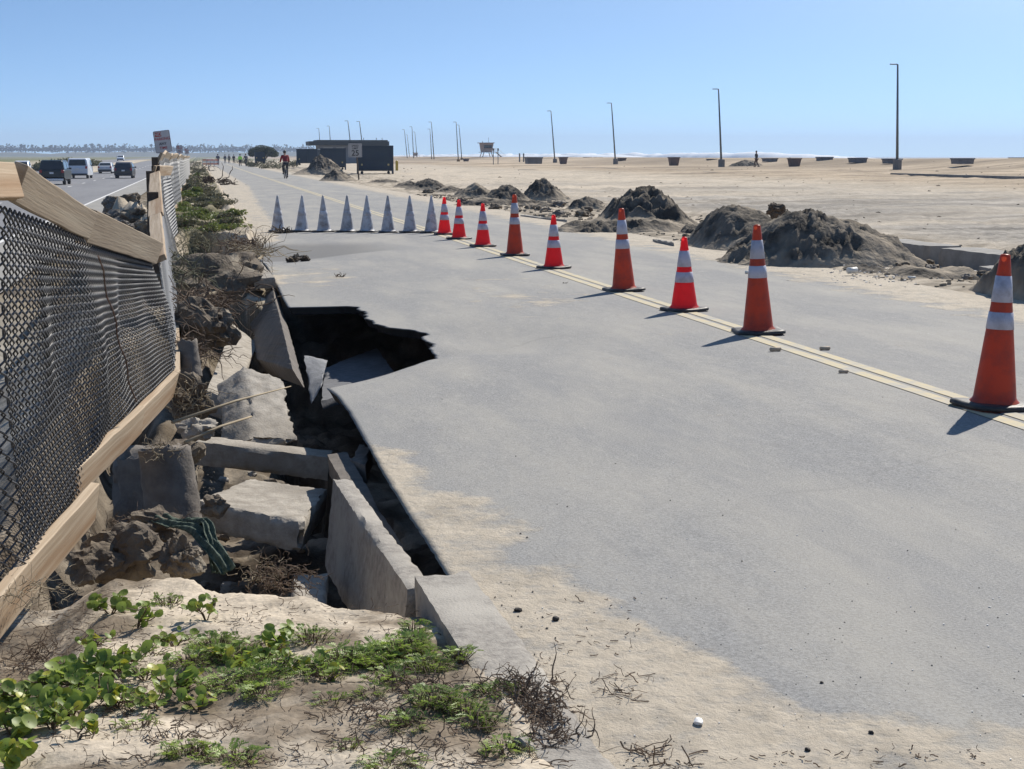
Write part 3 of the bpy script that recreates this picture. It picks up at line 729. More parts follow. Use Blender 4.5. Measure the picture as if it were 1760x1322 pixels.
def make_cone(h, rb, rt, base, mbody, mcol, bands, name='traffic_cone', hook=False, off=.003):
    root = empty(name)
    b = MB(); s = base / 2; n = 32
    # base plate: rounded square, slightly dished, with a raised collar
    def ring(f, z, rr):
        for j in range(n):
            a = 2 * math.pi * (j + .5) / n; c_, s_ = math.cos(a), math.sin(a)
            sq = 1 / max(abs(c_), abs(s_)); k = (1 - rr) * min(sq, 1.26) + rr
            lift = .010 * (1 if z > 0.001 else .5) * max(0, abs(c_ * s_) * 2 - .55) * f
            b.v.append((c_ * k * s * f, s_ * k * s * f, z + lift))
    prof = [(1.0, 0.002, 0), (1.02, .012, 0), (1.0, .028, 0), (.86, .032, .1), ((rb + .012) / s, .034, 1)]
    for f, z, rr in prof: ring(f, z, rr)
    for k in range(len(prof) - 1):
        for j in range(n): b.f.append((k * n + j, k * n + (j + 1) % n, (k + 1) * n + (j + 1) % n, (k + 1) * n + j))
    b.build('base', MRUB, root, smooth=True)
    c = MB(); prof = [(rb + .022, .034), (rb + .006, .05)]
    K = 14
    for k in range(K + 1):
        t = k / K; prof.append((rb + (rt - rb) * t, .06 + (h - .07) * t))
    prof += [(rt * .85, h - .003), (rt * .5, h)]
    c.lathe(prof, 32); o = c.build('cone_body', mbody, root, smooth=True)
    for (u0, u1) in bands:
        cc = MB(); r0 = rb + (rt - rb) * ((u0 * h - .06) / (h - .07)) + off; r1 = rb + (rt - rb) * ((u1 * h - .06) / (h - .07)) + off
        cc.lathe([(r0 - off + .0005, u0 * h), (r0, u0 * h + .001), (r1, u1 * h - .001), (r1 - off + .0005, u1 * h)], 32)
        cc.build('reflective_collar', mcol, root, smooth=True)
    if hook:
        t_ = MB(); t_.tube([(rt * .8, 0, h - .03), (rt + .02, 0, h - .028), (rt + .03, 0, h - .015)], .006, 6); t_.build('clip', MRUB, root)
    return root
tallc = make_cone(.91, .125, .030, .40, MC_T, MCOL, [(.515, .626), (.69, .86)])
shortc = make_cone(.71, .124, .026, .37, MC_S, MCOL, [(.39, .53), (.60, .816)], hook=True)
whitec = make_cone(.72, .134, .017, .37, MC_W, MCOLW, [(.45, .58)], off=.0015)
CGp = 'traffic cones closing the road'
oc = [(tallc, 1708, 706, 10, 'tall orange cone at the right edge of the view, nearest of all', 2), (tallc, 1303, 577, -8, 'tall orange cone with grimy collars, second nearest', -2), (shortc, 1176, 538, 20, 'short red cone with a small clip at its tip, nearest of the short ones', -1.2),
      (tallc, 1072, 503, 5, 'tall orange cone with scuffed and torn white collars', -2.4), (shortc, 952, 464, 30, 'short red cone standing alone between the two farther tall orange ones', -.8), (tallc, 885, 442, 0, 'farthest of the tall orange cones', -.5),
      (shortc, 830, 426, 12, 'short red cone just left of the farthest tall orange one', 0), (shortc, 789, 413, 40, 'short red cone second from the end of the white row', 0), (shortc, 764, 405, 0, 'short red cone touching the end of the white row', 0)]
used = set()
for src, px, py, rz, lab, tilt in oc:
    c = src if src not in used else copy_tree(src)
    used.add(src); p = at(px, py, 0); p.z = float(road_z(np.array([p.x]), np.array([p.y]))[0]) + .001
    c.location = p; c.rotation_euler = (0, R(tilt), R(rz)); tag(c, lab, 'traffic cone', CGp)
wx = [478, 519, 557, 597, 631, 667, 705, 742]
names = ['leftmost white cone, its lower half brown with dirt, beside a tangle of kelp', 'second white cone from the left, clean and brightly edged', 'third white cone from the left, bluish and clean', 'fourth white cone from the left, with a brown stain near its tip',
         'fifth white cone from the left, with a brown smear under its collar', 'sixth white cone from the left, greyed with grime', 'seventh white cone from the left, evenly dull grey', 'last white cone on the right, next to the first red one']
for i, px in enumerate(wx):
    c = whitec if i == 0 else copy_tree(whitec)
    p = at(px, 399 + .4 * i, 0); p.z = float(road_z(np.array([p.x]), np.array([p.y]))[0]); c.location = p; c.rotation_euler = (0, R(1.5 * math.sin(i * 2.2)), R(17 * i)); tag(c, names[i], 'traffic cone', 'white cones in a row across the road')

# ------------------------------------------------------------------ sand piles right of the road
def M_pile():
    m, n, l, b = nodes('bulldozed_sand'); b.inputs['Roughness'].default_value = .95; b.inputs['Specular IOR Level'].default_value = .1
    g = n.new('ShaderNodeNewGeometry'); a = n.new('ShaderNodeAttribute'); a.attribute_name = 'crust'
    def nz(sc, d=7):
        x = n.new('ShaderNodeTexNoise'); x.inputs['Scale'].default_value = sc; x.inputs['Detail'].default_value = d; l.new(g.outputs['Position'], x.inputs['Vector']); return x.outputs['Fac']
    def mr(src, a0, a1, b0=0, b1=1):
        r = n.new('ShaderNodeMapRange'); r.inputs[1].default_value = a0; r.inputs[2].default_value = a1; r.inputs[3].default_value = b0; r.inputs[4].default_value = b1; l.new(src, r.inputs[0]); return r.outputs[0]
    def mix(f, c1, c2):
        mx = n.new('ShaderNodeMix'); mx.data_type = 'RGBA'; l.new(f, mx.inputs[0])
        for i, k in ((6, c1), (7, c2)):
            if isinstance(k, tuple): mx.inputs[i].default_value = (*k, 1)
            else: l.new(k, mx.inputs[i])
        return mx.outputs[2]
    dry = mix(mr(nz(5), .35, .65), (.37, .31, .235), (.24, .205, .16)); wet = mix(mr(nz(3), .38, .60), (.17, .148, .12), (.055, .05, .044))
    l.new(mix(a.outputs['Fac'], dry, wet), b.inputs['Base Color'])
    bp = n.new('ShaderNodeBump'); bp.inputs['Strength'].default_value = 1; bp.inputs['Distance'].default_value = .04; l.new(nz(11, 9), bp.inputs['Height']); l.new(bp.outputs[0], b.inputs['Normal'])
    return m
MPILE = M_pile()
def pile(prof, yb, b, label, seed, crust=1.0, rug=1.0):
    """prof: skyline of the heap as photo pixels; yb: its foot; b: half depth in metres"""
    pm = (prof[0][0] + prof[-1][0]) / 2; f = at(pm, yb, .02); Yc = f.y + b * .75
    xa = [P(p[0], p[1], Yc).x for p in prof]; za = [P(p[0], p[1], Yc).z for p in prof]
    W = xa[-1] - xa[0]; nu = int(min(300, max(60, W / .035))); nv = int(min(120, max(40, 2 * b / .04)))
    u = np.linspace(xa[0] - .3 * b, xa[-1] + .3 * b, nu); v = np.linspace(-1.1, 1.1, nv); U, V = np.meshgrid(u, v)
    H = np.interp(U, xa, za) - .02; H = np.clip(H, 0, 9); hm = max(za)
    warp = .25 * fbm(U * .9 + seed, V * b * .9, 4)
    Vw = V + warp; s_ = np.clip(1 - np.abs(Vw) ** np.where(Vw < 0, 1.9, 1.2), 0, 1)
    k1 = fbm(U * 1.3 + seed * 3, V * b * 1.3 + seed, 4); k2 = fbm(U * 3.6 + seed, V * b * 3.6 + 3, 5, .6); k3 = fbm(U * 11 + seed, V * b * 11, 4, .7)
    ru = np.abs(k2) * -2 + .25
    Z = H * s_
    up_ = sst(Z / hm, .12, .45) * np.clip(.3 + 4 * (k1 + .12), 0, 1) * crust
    Z = Z + up_ * (ru * .50 + k1 * .36) * np.minimum(hm, 1.0) * rug + k2 * .05 * hm + k3 * .11 * np.minimum(hm, 1) * (.3 + up_) * rug
    # small scarps where the crust has slid
    Z = Z - .10 * hm * rug * sst(k1 + k2 * .5, .02, .06) * up_ * (V < .2)
    Z = Z - .05 - .35 * sst(np.abs(V), .95, 1.1) - .3 * (U < xa[0]) * sst(xa[0] - U, 0, .25 * b) - .3 * (U > xa[-1]) * sst(U - xa[-1], 0, .25 * b)
    Y = Yc + V * b; X = U
    cr = np.clip(up_ * 1.3 + (k2 > .12) * .3 * crust, 0, 1)
    o = grid_mesh('sand_pile', X, Y, gz(X, Y) * (1 if Yc < 60 else 0) + Z, MPILE, {'crust': cr}); return tag(o, label, 'sand pile', 'bulldozed sand piles beside the road')
pile([(1215, 440), (1290, 395), (1325, 362), (1350, 355), (1395, 358), (1440, 370), (1480, 376), (1508, 388), (1530, 408), (1555, 428), (1590, 452)], 456, 1.3, 'widest dark sand pile, second from the right, with a dark chunk on its crest', 1)
pile([(1165, 425), (1195, 400), (1225, 366), (1245, 350), (1270, 348), (1300, 352), (1325, 375), (1350, 415)], 428, 1.5, 'pale sloping shoulder of sand left of the widest pile', 2, .7, .8)
pile([(985, 388), (1040, 368), (1065, 340), (1085, 325), (1110, 317), (1130, 320), (1150, 345), (1175, 368), (1200, 388)], 388, 1.7, 'tall round sand pile with a black lumpy face, behind a tall cone', 3, 1.2)
pile([(972, 358), (985, 340), (1005, 333), (1025, 340), (1040, 356)], 357, .8, 'small low dark heap between two taller piles', 4)
pile([(880, 343), (905, 325), (920, 308), (935, 304), (945, 312), (965, 330), (985, 343)], 343, 1.3, 'peaked sand pile right of the farthest tall cone', 5)
pile([(820, 343), (845, 322), (865, 313), (880, 316), (895, 328), (915, 343)], 344, 1.2, 'rounded pile left of the peaked one', 6)
pile([(770, 338), (795, 322), (815, 309), (825, 312), (850, 330)], 338, 1.1, 'low pile behind the end of the red cones', 7)
pile([(690, 325), (715, 312), (735, 304), (750, 308), (775, 324)], 325, 1.2, 'low churned pile above the white cones on their right', 8)
pile([(668, 322), (690, 312), (705, 307), (725, 320)], 321, 1.0, 'small churned pile above the sixth white cone', 9, .8)
pile([(500, 299), (515, 292), (530, 286), (540, 270), (550, 264), (558, 270), (568, 273), (580, 282), (594, 300)], 300, 3.0, 'pale pile just right of the cyclist, in front of the containers', 11, .9, 1.0)
pile([(545, 311), (565, 297), (575, 289), (590, 296), (620, 311)], 311, 1.8, 'pale heap at the foot of the speed limit sign post', 12, 1.0, 1.1)
pile([(1722, 512), (1740, 450), (1760, 425), (1800, 405), (1850, 430), (1900, 512)], 520, 1.0, 'dark rough pile cut off by the right edge of the view', 13, 1.2)
pile([(1245, 289), (1262, 280), (1280, 274), (1298, 276), (1318, 289)], 290, 2.2, 'low grey mound on the beach beside the standing figure', 14, .8, .6)
pile([(972, 279), (985, 273), (998, 279)], 280, 1.5, 'tiny grey mound between the second and third lamp posts', 15, .8, .6)
ch = P(1334, 362, 23.3); rock('dirt_clod', ch, (.16, .15, .12), mat('dark_clay', (.12, .085, .06), .95, (.07, .05, .035), 10, bump=1, bscale=20, bdist=.02), 'dark brown chunk sitting on the crest of the widest sand pile', 'dirt clod', None, 41, sub=4)
rr = random.Random(55)
for k in range(34):
    px, py = rr.uniform(330, 560), rr.uniform(640, 1010); c = at(px, py, -.6); z = gzp(c.x, c.y); c = at(px, py, z)
    if z > -.3 or c.x > .8: continue
    sz = rr.uniform(.02, .06); rock('concrete_chunk', (c.x, c.y, gzp(c.x, c.y) + sz * .25), (sz, sz * .8, sz * .6), (MCONC2, MDIRT, MCONCD)[k % 3], 'loose broken chunk on the floor of the wash-out', 'chunk', 'loose broken chunks on the floor of the wash-out', 300 + k, sub=2, amp=.4)
# footing block beside the round footing
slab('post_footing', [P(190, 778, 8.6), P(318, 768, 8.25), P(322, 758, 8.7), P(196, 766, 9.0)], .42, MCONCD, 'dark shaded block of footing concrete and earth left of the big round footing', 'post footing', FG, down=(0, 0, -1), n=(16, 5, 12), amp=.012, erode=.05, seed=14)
for i, (px, py, Y, s3, lab) in enumerate(((195, 352, 42, (.28, .3, .2), 'top rock of the rubble heap between fence and highway'), (222, 348, 41, (.32, .3, .2), 'flat rock at the right of the rubble heap top'), (190, 378, 37, (.30, .3, .18), 'left rock of the rubble heap between fence and highway'), (235, 372, 36, (.3, .3, .16), 'middle dark rock of the rubble heap'), (212, 392, 33, (.22, .3, .14), 'lowest rock of the rubble heap, near the tilted cap board'), (250, 395, 30, (.2, .3, .2), 'dark rock of the rubble heap closest to the fence post'))):
    rock('rubble_rock', P(px, py, Y), s3, MDIRT if i % 2 else MCONCD, lab, 'rock', 'rubble heap between fence and highway', 120 + i, sub=4, amp=.45)
pile([(765, 346), (790, 339), (830, 336), (880, 340), (930, 339), (970, 345), (1000, 352)], 352, .8, 'low ragged windrow of sand behind the farthest cones, linking the far piles', 16, 1.0, 1.3)
pile([(960, 372), (1000, 364), (1040, 372), (1080, 370), (1150, 372), (1200, 384), (1235, 392), (1262, 402)], 398, 1.2, 'low ragged windrow of clods at the foot of the tall round pile', 17, 1.2, 1.4)
pile([(1520, 470), (1560, 448), (1600, 452), (1650, 446), (1700, 455), (1745, 450)], 476, .7, 'low broken windrow in front of the long kerb block', 18, 1.0, 1.3)
for k, (x0_, x1_, yb_, hp, dsc) in enumerate(((630, 690, 312, 7, 'small churned heap right of the speed limit sign'), (745, 800, 328, 12, 'small dark heap just above the first red cones'), (838, 880, 338, 8, 'small lump between the rounded and the low pile'), (985, 1040, 350, 14, 'small lump right of the peaked pile'), (1030, 1090, 378, 16, 'dark lump at the left foot of the tall round pile'), (1165, 1225, 400, 20, 'dark lump bridging the tall round pile and the pale shoulder'),
                                                (1210, 1300, 440, 22, 'crumbly low heap in front of the pale shoulder'), (1440, 1540, 468, 18, 'crumbly low heap at the foot of the widest pile'), (905, 965, 352, 8, 'low clods below the peaked pile'), (1590, 1660, 468, 14, 'low heap before the left end of the long kerb block'))):
    pile([(x0_, yb_), (x0_ + (x1_ - x0_) * .3, yb_ - hp * .8), (x0_ + (x1_ - x0_) * .55, yb_ - hp), (x0_ + (x1_ - x0_) * .8, yb_ - hp * .5), (x1_, yb_)], yb_ + 1, .8 if yb_ > 360 else 1.1, dsc, 40 + k, 1.3, 1.2)
rr = random.Random(91)
for k in range(44):
    px = rr.uniform(680, 1740); yb_ = 318 + (px - 680) * .145 + rr.uniform(-8, 16); c = at(px, yb_, .03); sz = rr.uniform(.05, .13) * (1 + (c.y > 35) * .6)
    rock('sand_clod', (c.x, c.y, max(gzp(c.x, c.y), .0) + sz * .2), (sz, sz * .8, sz * .55), MDIRT if k % 3 else MCONCD, 'loose dark clod lying among the bulldozed sand piles', 'clod', 'loose clods among the sand piles', 200 + k, sub=3, amp=.45)
# broken car park kerbs
MK = mat('car_park_kerb', (.30, .285, .26), .9, (.20, .19, .175), 4, bump=.4, bscale=40)
def kerb2(a, b, h, d, label, seed):
    a, b = Vector(a), Vector(b); a.z = b.z = max(gzp(a.x, a.y), 0) ; dv = (b - a).normalized(); nb = Vector((-dv.y, dv.x, 0)) * d; u = Vector((0, 0, h)); dn = Vector((0, 0, -.3))
    tag(block('kerb', [a + dn, b + dn, b + nb + dn, a + nb + dn, a + u, b + u, b + nb + u, a + nb + u], MK, n=(16, 4, 4), erode=.03, seed=seed), label, 'kerb', 'broken kerbs of the buried car park')
kerb2(at(1505, 432, 0), at(1598, 446, 0), .20, .5, 'dark kerb block emerging from the foot of the widest sand pile', 21)
kerb2(at(1612, 452, 0), at(1750, 470, 0), .22, .6, 'long kerb block behind the nearest tall cone, ending at the cut off pile', 22)
kerb2(at(1680, 470, 0), at(1745, 480, 0), .10, .3, 'thin broken ledge in front of the long kerb block', 23)
kerb2(at(1530, 302, .2), at(1790, 310, .2), .09, .3, 'long thin dark kerb line across the far sand at the right', 24)
kerb2(at(1000, 287, .2), at(1290, 298, .2), .05, .3, 'faint long kerb line across the sand below the fire rings', 25)
# undermined shoulder ledges
for i, (a, b, h, lab) in enumerate((((895, 372), (975, 382), .05, 'thin broken pavement ledge left of the tall round sand pile'), ((1010, 388), (1065, 398), .06, 'tilted pavement ledge at the foot of the tall round pile'), ((1075, 396), (1180, 392), .05, 'long thin pavement ledge below the tall round pile'), ((840, 352), (900, 352), .05, 'dark pavement ledge behind the farthest tall cone'), ((1128, 418), (1160, 424), .07, 'small loose dark slab on the shoulder left of the third tall cone'))):
    a_, b_ = at(a[0], a[1], 0), at(b[0], b[1], 0); d = Vector((.1, .55, 0)); z = max(gzp(a_.x, a_.y), 0) - .02
    up_ = Vector((0, 0, z + h)); dn = Vector((0, 0, z - .1))
    tag(block('pavement_ledge', [a_ + dn, b_ + dn, b_ + d + dn, a_ + d + dn, a_ + up_, b_ + up_ + Vector((0, 0, .02)), b_ + d + up_, a_ + d + up_], MK, n=(12, 4, 2), amp=.02, erode=.04, seed=30 + i), lab, 'pavement slab', 'broken pavement ledges on the shoulder')

# ------------------------------------------------------------------ highway
def hz(X, Y): return -.80 + .95 * sst(Y, 190, 480)
MHWY = mat('highway_asphalt', (.155, .155, .165), .85, (.20, .20, .205), .6, 6, stretch=(1, .1, 1), bump=.2, bscale=40)
MSHD = mat('highway_shoulder', (.30, .285, .255), .9, (.24, .23, .21), 1.2, 6, stretch=(1, .2, 1))
def sheet(name, x0, x1, y0, y1, m, dz):
    x = np.linspace(x0, x1, 9); y = np.concatenate([np.arange(y0, 200, 4), np.geomspace(200, y1, 30)]); X, Y = np.meshgrid(x, y)
    return tag(grid_mesh(name, X, Y, hz(X, Y) + dz, m), kind='structure')
sheet('highway', -15.0, -5.2, -10, 1400, MHWY, 0.0)
sheet('highway_shoulder', -5.2, -3.35, -10, 1400, MSHD, 0.0)
sheet('opposite_carriageway', -30.5, -19.2, -10, 1400, MHWY, 0.0)
hm = empty('highway_markings', kind='structure')
strip('edge_line', lambda y: -5.3, .16, 5, 600, MWHT, hz, st=3, par=hm)
strip('yellow_line', lambda y: -14.4, .2, 5, 600, mat('highway_yellow', (.55, .40, .10), .8), hz, st=3, par=hm)
strip('edge_line', lambda y: -30, .16, 5, 600, MWHT, hz, st=3, par=hm)
for k in range(22):
    y0 = 62 + 14.6 * k
    strip('lane_dash', lambda y: -9.6, .15, y0, y0 + 3.6, MWHT, hz, st=1.2, par=hm)

# ------------------------------------------------------------------ vehicles
MTYRE = mat('tyre_rubber', (.02, .02, .022), .8); MGLS = mat('tinted_glass', (.02, .025, .03), .12, spec=.6)
MCHR = mat('bright_metal', (.6, .6, .62), .25, metal=.9); MTRIM = mat('dark_trim', (.03, .03, .035), .5)
MHEAD = mat('headlight_glass', (.75, .78, .80), .12); MTAIL = mat('tail_light_red', (.35, .02, .02), .25); MPLATE = mat('number_plate', (.7, .7, .7), .5)
def car(loc, rz, paint, prof, W, label, cat, group, belt, inset=.16, wheel_r=.33, axles=(.9, -1.0), L=4.6, rear_glass=None, front_glass=None, side_glass=None, taillights=True, bar=False, upper_mat=None):
    """prof: list of (y,z) outline clockwise seen from +x; +y is forward. belt: height where tumblehome starts."""
    root = empty('car', loc, rz, label=label, cat=cat, group=group)
    top = max(z for _, z in prof)
    def hw(z): return W / 2 * (1 - .04 * max(0, .45 - z)) - (max(0, z - belt) / (top - belt)) * inset
    n = len(prof)
    mb = MB()
    for sx in (-1, -.86, .86, 1):
        for (y, z) in prof:
            k = hw(z) * (1 if abs(sx) == 1 else .9) ; dz = 0 if abs(sx) < 1 else (-.035 if z > .5 else 0)
            mb.v.append((math.copysign(k, sx), y * (1 if abs(sx) < 1 else .985), z + dz))
    for a in range(3):
        for j in range(n): mb.f.append((a * n + j, a * n + (j + 1) % n, (a + 1) * n + (j + 1) % n, (a + 1) * n + j))
    mb.f.append(tuple(range(n))[::-1]); mb.f.append(tuple(3 * n + j for j in range(n)))
    mb.build('body', paint, root, bevel=.03)
    for gp, nm in ((rear_glass, 'rear_window'), (front_glass, 'windscreen')):
        if not gp: continue
        (y0, z0), (y1, z1) = gp; o_ = .012 * (1 if y0 < 0 else -1) * -1
        g = MB(); w0 = hw(z0) * .86; w1 = hw(z1) * .82; s_ = -1 if y0 < 0 else 1
        f = [Vector((-w0, y0 + s_ * .014, z0)), Vector((w0, y0 + s_ * .014, z0)), Vector((w1, y1 + s_ * .014, z1 + .008)), Vector((-w1, y1 + s_ * .014, z1 + .008))]
        g.quad(*f); bck = [q + Vector((0, -s_ * .02, 0)) for q in f]; g.quad(*bck[::-1])
        for k in range(4): g.quad(f[k], bck[k], bck[(k + 1) % 4], f[(k + 1) % 4])
        g.build(nm, MGLS, root)
    for (y0, y1, y2, y3, z0, z1) in (side_glass or []):
        for sx in (-1, 1):
            g = MB(); e = .01
            f = [Vector((sx * (hw(z0) + e), y0, z0)), Vector((sx * (hw(z0) + e), y1, z0)), Vector((sx * (hw(z1) + e), y2, z1)), Vector((sx * (hw(z1) + e), y3, z1))]
            b_ = [q - Vector((sx * .03, 0, 0)) for q in f]
            g.quad(*f); g.quad(*b_[::-1])
            for k in range(4): g.quad(f[k], b_[k], b_[(k + 1) % 4], f[(k + 1) % 4])
            g.build('side_window', MGLS, root)
    for ax in axles:
        for sx in (-1, 1):
            wb = MB(); c = Vector((sx * (W / 2 - .13), ax, wheel_r))
            pr = [(wheel_r * .55, -.11), (wheel_r * .95, -.11), (wheel_r, -.07), (wheel_r, .07), (wheel_r * .95, .11), (wheel_r * .55, .11)]
            tw = empty('wheel'); tw.parent = root; tw.location = c; tw.rotation_euler = (0, R(90), 0)
            wb.lathe(pr, 20); wb.build('tyre', MTYRE, tw, smooth=True)
            rb_ = MB(); rb_.lathe([(.02, .08), (wheel_r * .3, .09), (wheel_r * .56, .07), (wheel_r * .56, -.07), (wheel_r * .3, -.09), (.02, -.08)], 16, close=True); rb_.build('rim', MCHR, tw)
    yr = min(y for y, z in prof); yf = max(y for y, z in prof)
    for sx in (-1, 1):
        t = MB(); t.box((sx * (W / 2 - .14), yr + .03, belt - .12), (.2, .1, .24)); t.build('tail_light', MTAIL, root, bevel=.02)
        t = MB(); t.box((sx * (W / 2 - .25), yf - .06, belt - .28), (.38, .12, .16)); t.build('headlight', MHEAD, root, bevel=.03)
        t = MB(); t.box((sx * (W / 2 + .10), .75 if L > 3 else .5, belt + .08), (.2, .1, .14)); t.build('mirror', MTRIM, root, bevel=.02)
    t = MB(); t.box((0, yr - .02, .42), (W * .92, .12, .2)); t.build('rear_bumper', MCHR if bar else MTRIM, root, bevel=.03)
    t = MB(); t.box((0, yf + .0, .4), (W * .9, .12, .24)); t.build('front_bumper', MTRIM, root, bevel=.03)
    t = MB(); t.box((0, yr - .045, belt - .25), (.32, .02, .15)); t.build('number_plate', MPLATE, root)
    return root
SEDAN = [(-2.25, .35), (-2.28, .7), (-2.2, .95), (-1.65, 1.0), (-1.05, 1.38), (-.6, 1.45), (.2, 1.44), (.55, 1.36), (1.15, .98), (2.05, .82), (2.25, .62), (2.25, .3), (1.3, .22), (-1.4, .22)]
HATCH = [(-2.15, .35), (-2.2, .75), (-2.1, 1.05), (-1.75, 1.55), (-1.4, 1.66), (.1, 1.66), (.5, 1.56), (1.1, 1.08), (2.0, .92), (2.2, .65), (2.2, .3), (1.3, .25), (-1.4, .25)]
VAN = [(-2.7, .42), (-2.72, 1.0), (-2.6, 1.3), (-2.45, 1.98), (-2.2, 2.08), (1.2, 2.08), (1.5, 1.98), (2.1, 1.2), (2.6, 1.05), (2.75, .8), (2.75, .35), (1.6, .3), (-1.7, .3)]
TRUCK = [(-2.6, .62), (-2.6, 1.12), (-2.5, 1.2), (-2.35, 1.9), (-2.1, 1.98), (.5, 1.98), (.75, 1.9), (1.25, 1.22), (2.4, 1.12), (2.5, .8), (2.5, .45), (1.5, .42), (-1.6, .42)]
def paint(n, c, r=.3): return mat(n, c, r, spec=.6)
VG = 'vehicles on the highway'
dk = paint('dark_green_paint', (.012, .02, .02))
truck = car((-11.35, 131, -.80), R(-2), dk, TRUCK, 1.95, 'dark pickup truck with a boxy canopy, nearest vehicle on the highway', 'pickup truck', VG, 1.2, wheel_r=.38, axles=(1.6, -1.6), rear_glass=((-2.5, 1.25), (-2.37, 1.82)), front_glass=((1.22, 1.27), (.8, 1.86)), side_glass=[(-.2, 1.0, .7, -.2, 1.28, 1.82), (-2.2, -.5, -.5, -2.1, 1.28, 1.82)], bar=True)
car((-12.0, 167, -.80), R(-2), paint('white_paint', (.62, .65, .70)), VAN, 2.05, 'white full size van ahead of the dark pickup truck', 'van', VG, 1.25, inset=.13, wheel_r=.37, axles=(1.75, -1.75), L=5.4, rear_glass=((-2.59, 1.32), (-2.46, 1.90)), front_glass=((2.07, 1.24), (1.55, 1.9)), side_glass=[(.6, 1.8, 1.4, .6, 1.35, 1.85)])
car((-7.5, 167, -.80), R(-2), paint('charcoal_paint', (.03, .03, .035)), HATCH, 1.85, 'dark hatchback in the lane nearest the fence', 'car', VG, 1.05, rear_glass=((-2.09, 1.1), (-1.78, 1.5)), front_glass=((1.06, 1.12), (.55, 1.5)), side_glass=[(-1.5, .9, .45, -1.4, 1.1, 1.5)])
car((-11.9, 212, -.79), R(-2), paint('silver_paint', (.55, .57, .60)), SEDAN, 1.8, 'white sedan far ahead, between the van and the dark hatchback', 'car', VG, .96, rear_glass=((-1.6, 1.04), (-1.1, 1.36)), front_glass=((1.1, 1.02), (.6, 1.34)), side_glass=[(-1.0, .9, .4, -.8, 1.0, 1.34)])
car((-23.0, 216, -.79), R(180), paint('white_paint', (.6, .62, .65)), HATCH, 1.95, 'oncoming white car with a dark windscreen on the far side of the median', 'car', VG, 1.05, rear_glass=((-2.09, 1.1), (-1.78, 1.5)), front_glass=((1.06, 1.12), (.55, 1.5)), side_glass=[(-1.5, .9, .45, -1.4, 1.1, 1.5)])
car((-21.5, 455, .08), R(180), paint('white_paint', (.6, .62, .65)), HATCH, 1.9, 'tiny white car farthest away on the highway, above the dark hatchback', 'car', VG, 1.05, rear_glass=((-2.09, 1.1), (-1.78, 1.5)), front_glass=((1.06, 1.12), (.55, 1.5)))

# ------------------------------------------------------------------ signs
MSIGN = mat('sign_white', (.62, .61, .62), .5, (.50, .49, .50), 5); MRED = mat('sign_red', (.42, .05, .05), .5); MBLK = mat('sign_black', (.03, .03, .03), .6)
MGALV = mat('galvanised_post', (.32, .33, .34), .5, (.24, .25, .26), 10, metal=.4)
def rrect(w_, h_, r, y0, y1, n=5):
    pts = []
    for cx, cz, a0 in ((w_ / 2 - r, h_ / 2 - r, 0), (-w_ / 2 + r, h_ / 2 - r, 90), (-w_ / 2 + r, -h_ / 2 + r, 180), (w_ / 2 - r, -h_ / 2 + r, 270)):
        for k in range(n + 1): a = R(a0 + 90 * k / n); pts.append((cx + r * math.cos(a), cz + r * math.sin(a)))
    mb = MB(); n_ = len(pts)
    mb.v = [(x, y0, z) for x, z in pts] + [(x, y1, z) for x, z in pts]
    mb.f = [tuple(range(n_)), tuple(n_ + j for j in range(n_))[::-1]] + [(j, n_ + j, n_ + (j + 1) % n_, (j + 1) % n_) for j in range(n_)]
    return mb
def parking_sign(px, py, Y, W, H, lean, label, small=False):
    c = P(px, py, Y); root = empty('no_parking_sign', c, 0, label=label, cat='road sign', group='no parking signs behind the fence')
    root.rotation_euler = (0, R(lean), R(-8))
    rrect(W, H, .04, -.004, .004).build('sign_panel', MSIGN, root)
    b = rrect(W * .97, H * .98, .035, -.006, -.0045); b.build('border', mat('sign_border', (.10, .07, .09), .5), root)
    rrect(W * .93, H * .95, .03, -.009, -.0065).build('face', MSIGN, root)
    rb_ = MB(); rb_.box((-W * .22, -.011, H * .34), (W * .40, .003, H * .2)); rb_.build('red_panel', MRED, root)
    rt = (R(90), 0, 0)
    text('NO', .12 * H / .6, MSIGN, (-W * .22, -.014, H * .34), rt, root)
    text('PARKING', .105 * H / .6, MRED, (0, -.011, H * .12), rt, root, sx=.95)
    text('ANY', .10 * H / .6, MBLK, (0, -.011, -H * .10), rt, root)
    text('TIME', .10 * H / .6, MRED, (.0, -.011, -H * .29), rt, root)
    pb = MB(); pb.box((0, .03, -1.1), (.045, .045, 2.2 + H * .4)); pb.build('post', MGALV, root)
    return root
parking_sign(279.5, 243.5, 44, .455, .60, 7 * -1, 'large leaning no parking sign behind the fence, red box in its corner')
parking_sign(308.5, 257, 108, .42, .56, -6, 'small no parking sign farther along the fence')
parking_sign(321, 260, 160, .42, .56, -4, 'tiniest no parking sign at the far end of the fence')
sp = empty('speed_limit_sign', P(610.5, 258.5, 101), 0, label='weathered speed limit 25 sign on a dark post in front of the restroom block', cat='road sign')
rrect(.88, .88, .05, -.004, .004).build('sign_panel', MSIGN, sp)
rrect(.83, .83, .05, -.007, -.0055).build('border', MBLK, sp); rrect(.80, .80, .05, -.010, -.0085).build('face', mat('grey_sign', (.38, .38, .38), .6), sp)
rt = (R(90), 0, 0)
text('SPEED', .17, MBLK, (0, -.012, .28), rt, sp); text('LIMIT', .17, MBLK, (0, -.012, .12), rt, sp); text('25', .50, MBLK, (0, -.012, -.19), rt, sp)
pb = MB(); pb.tube([(.05, .05, .3), (.22, .05, -1.93)], .05, 6); pb.build('post', MPOST, sp)

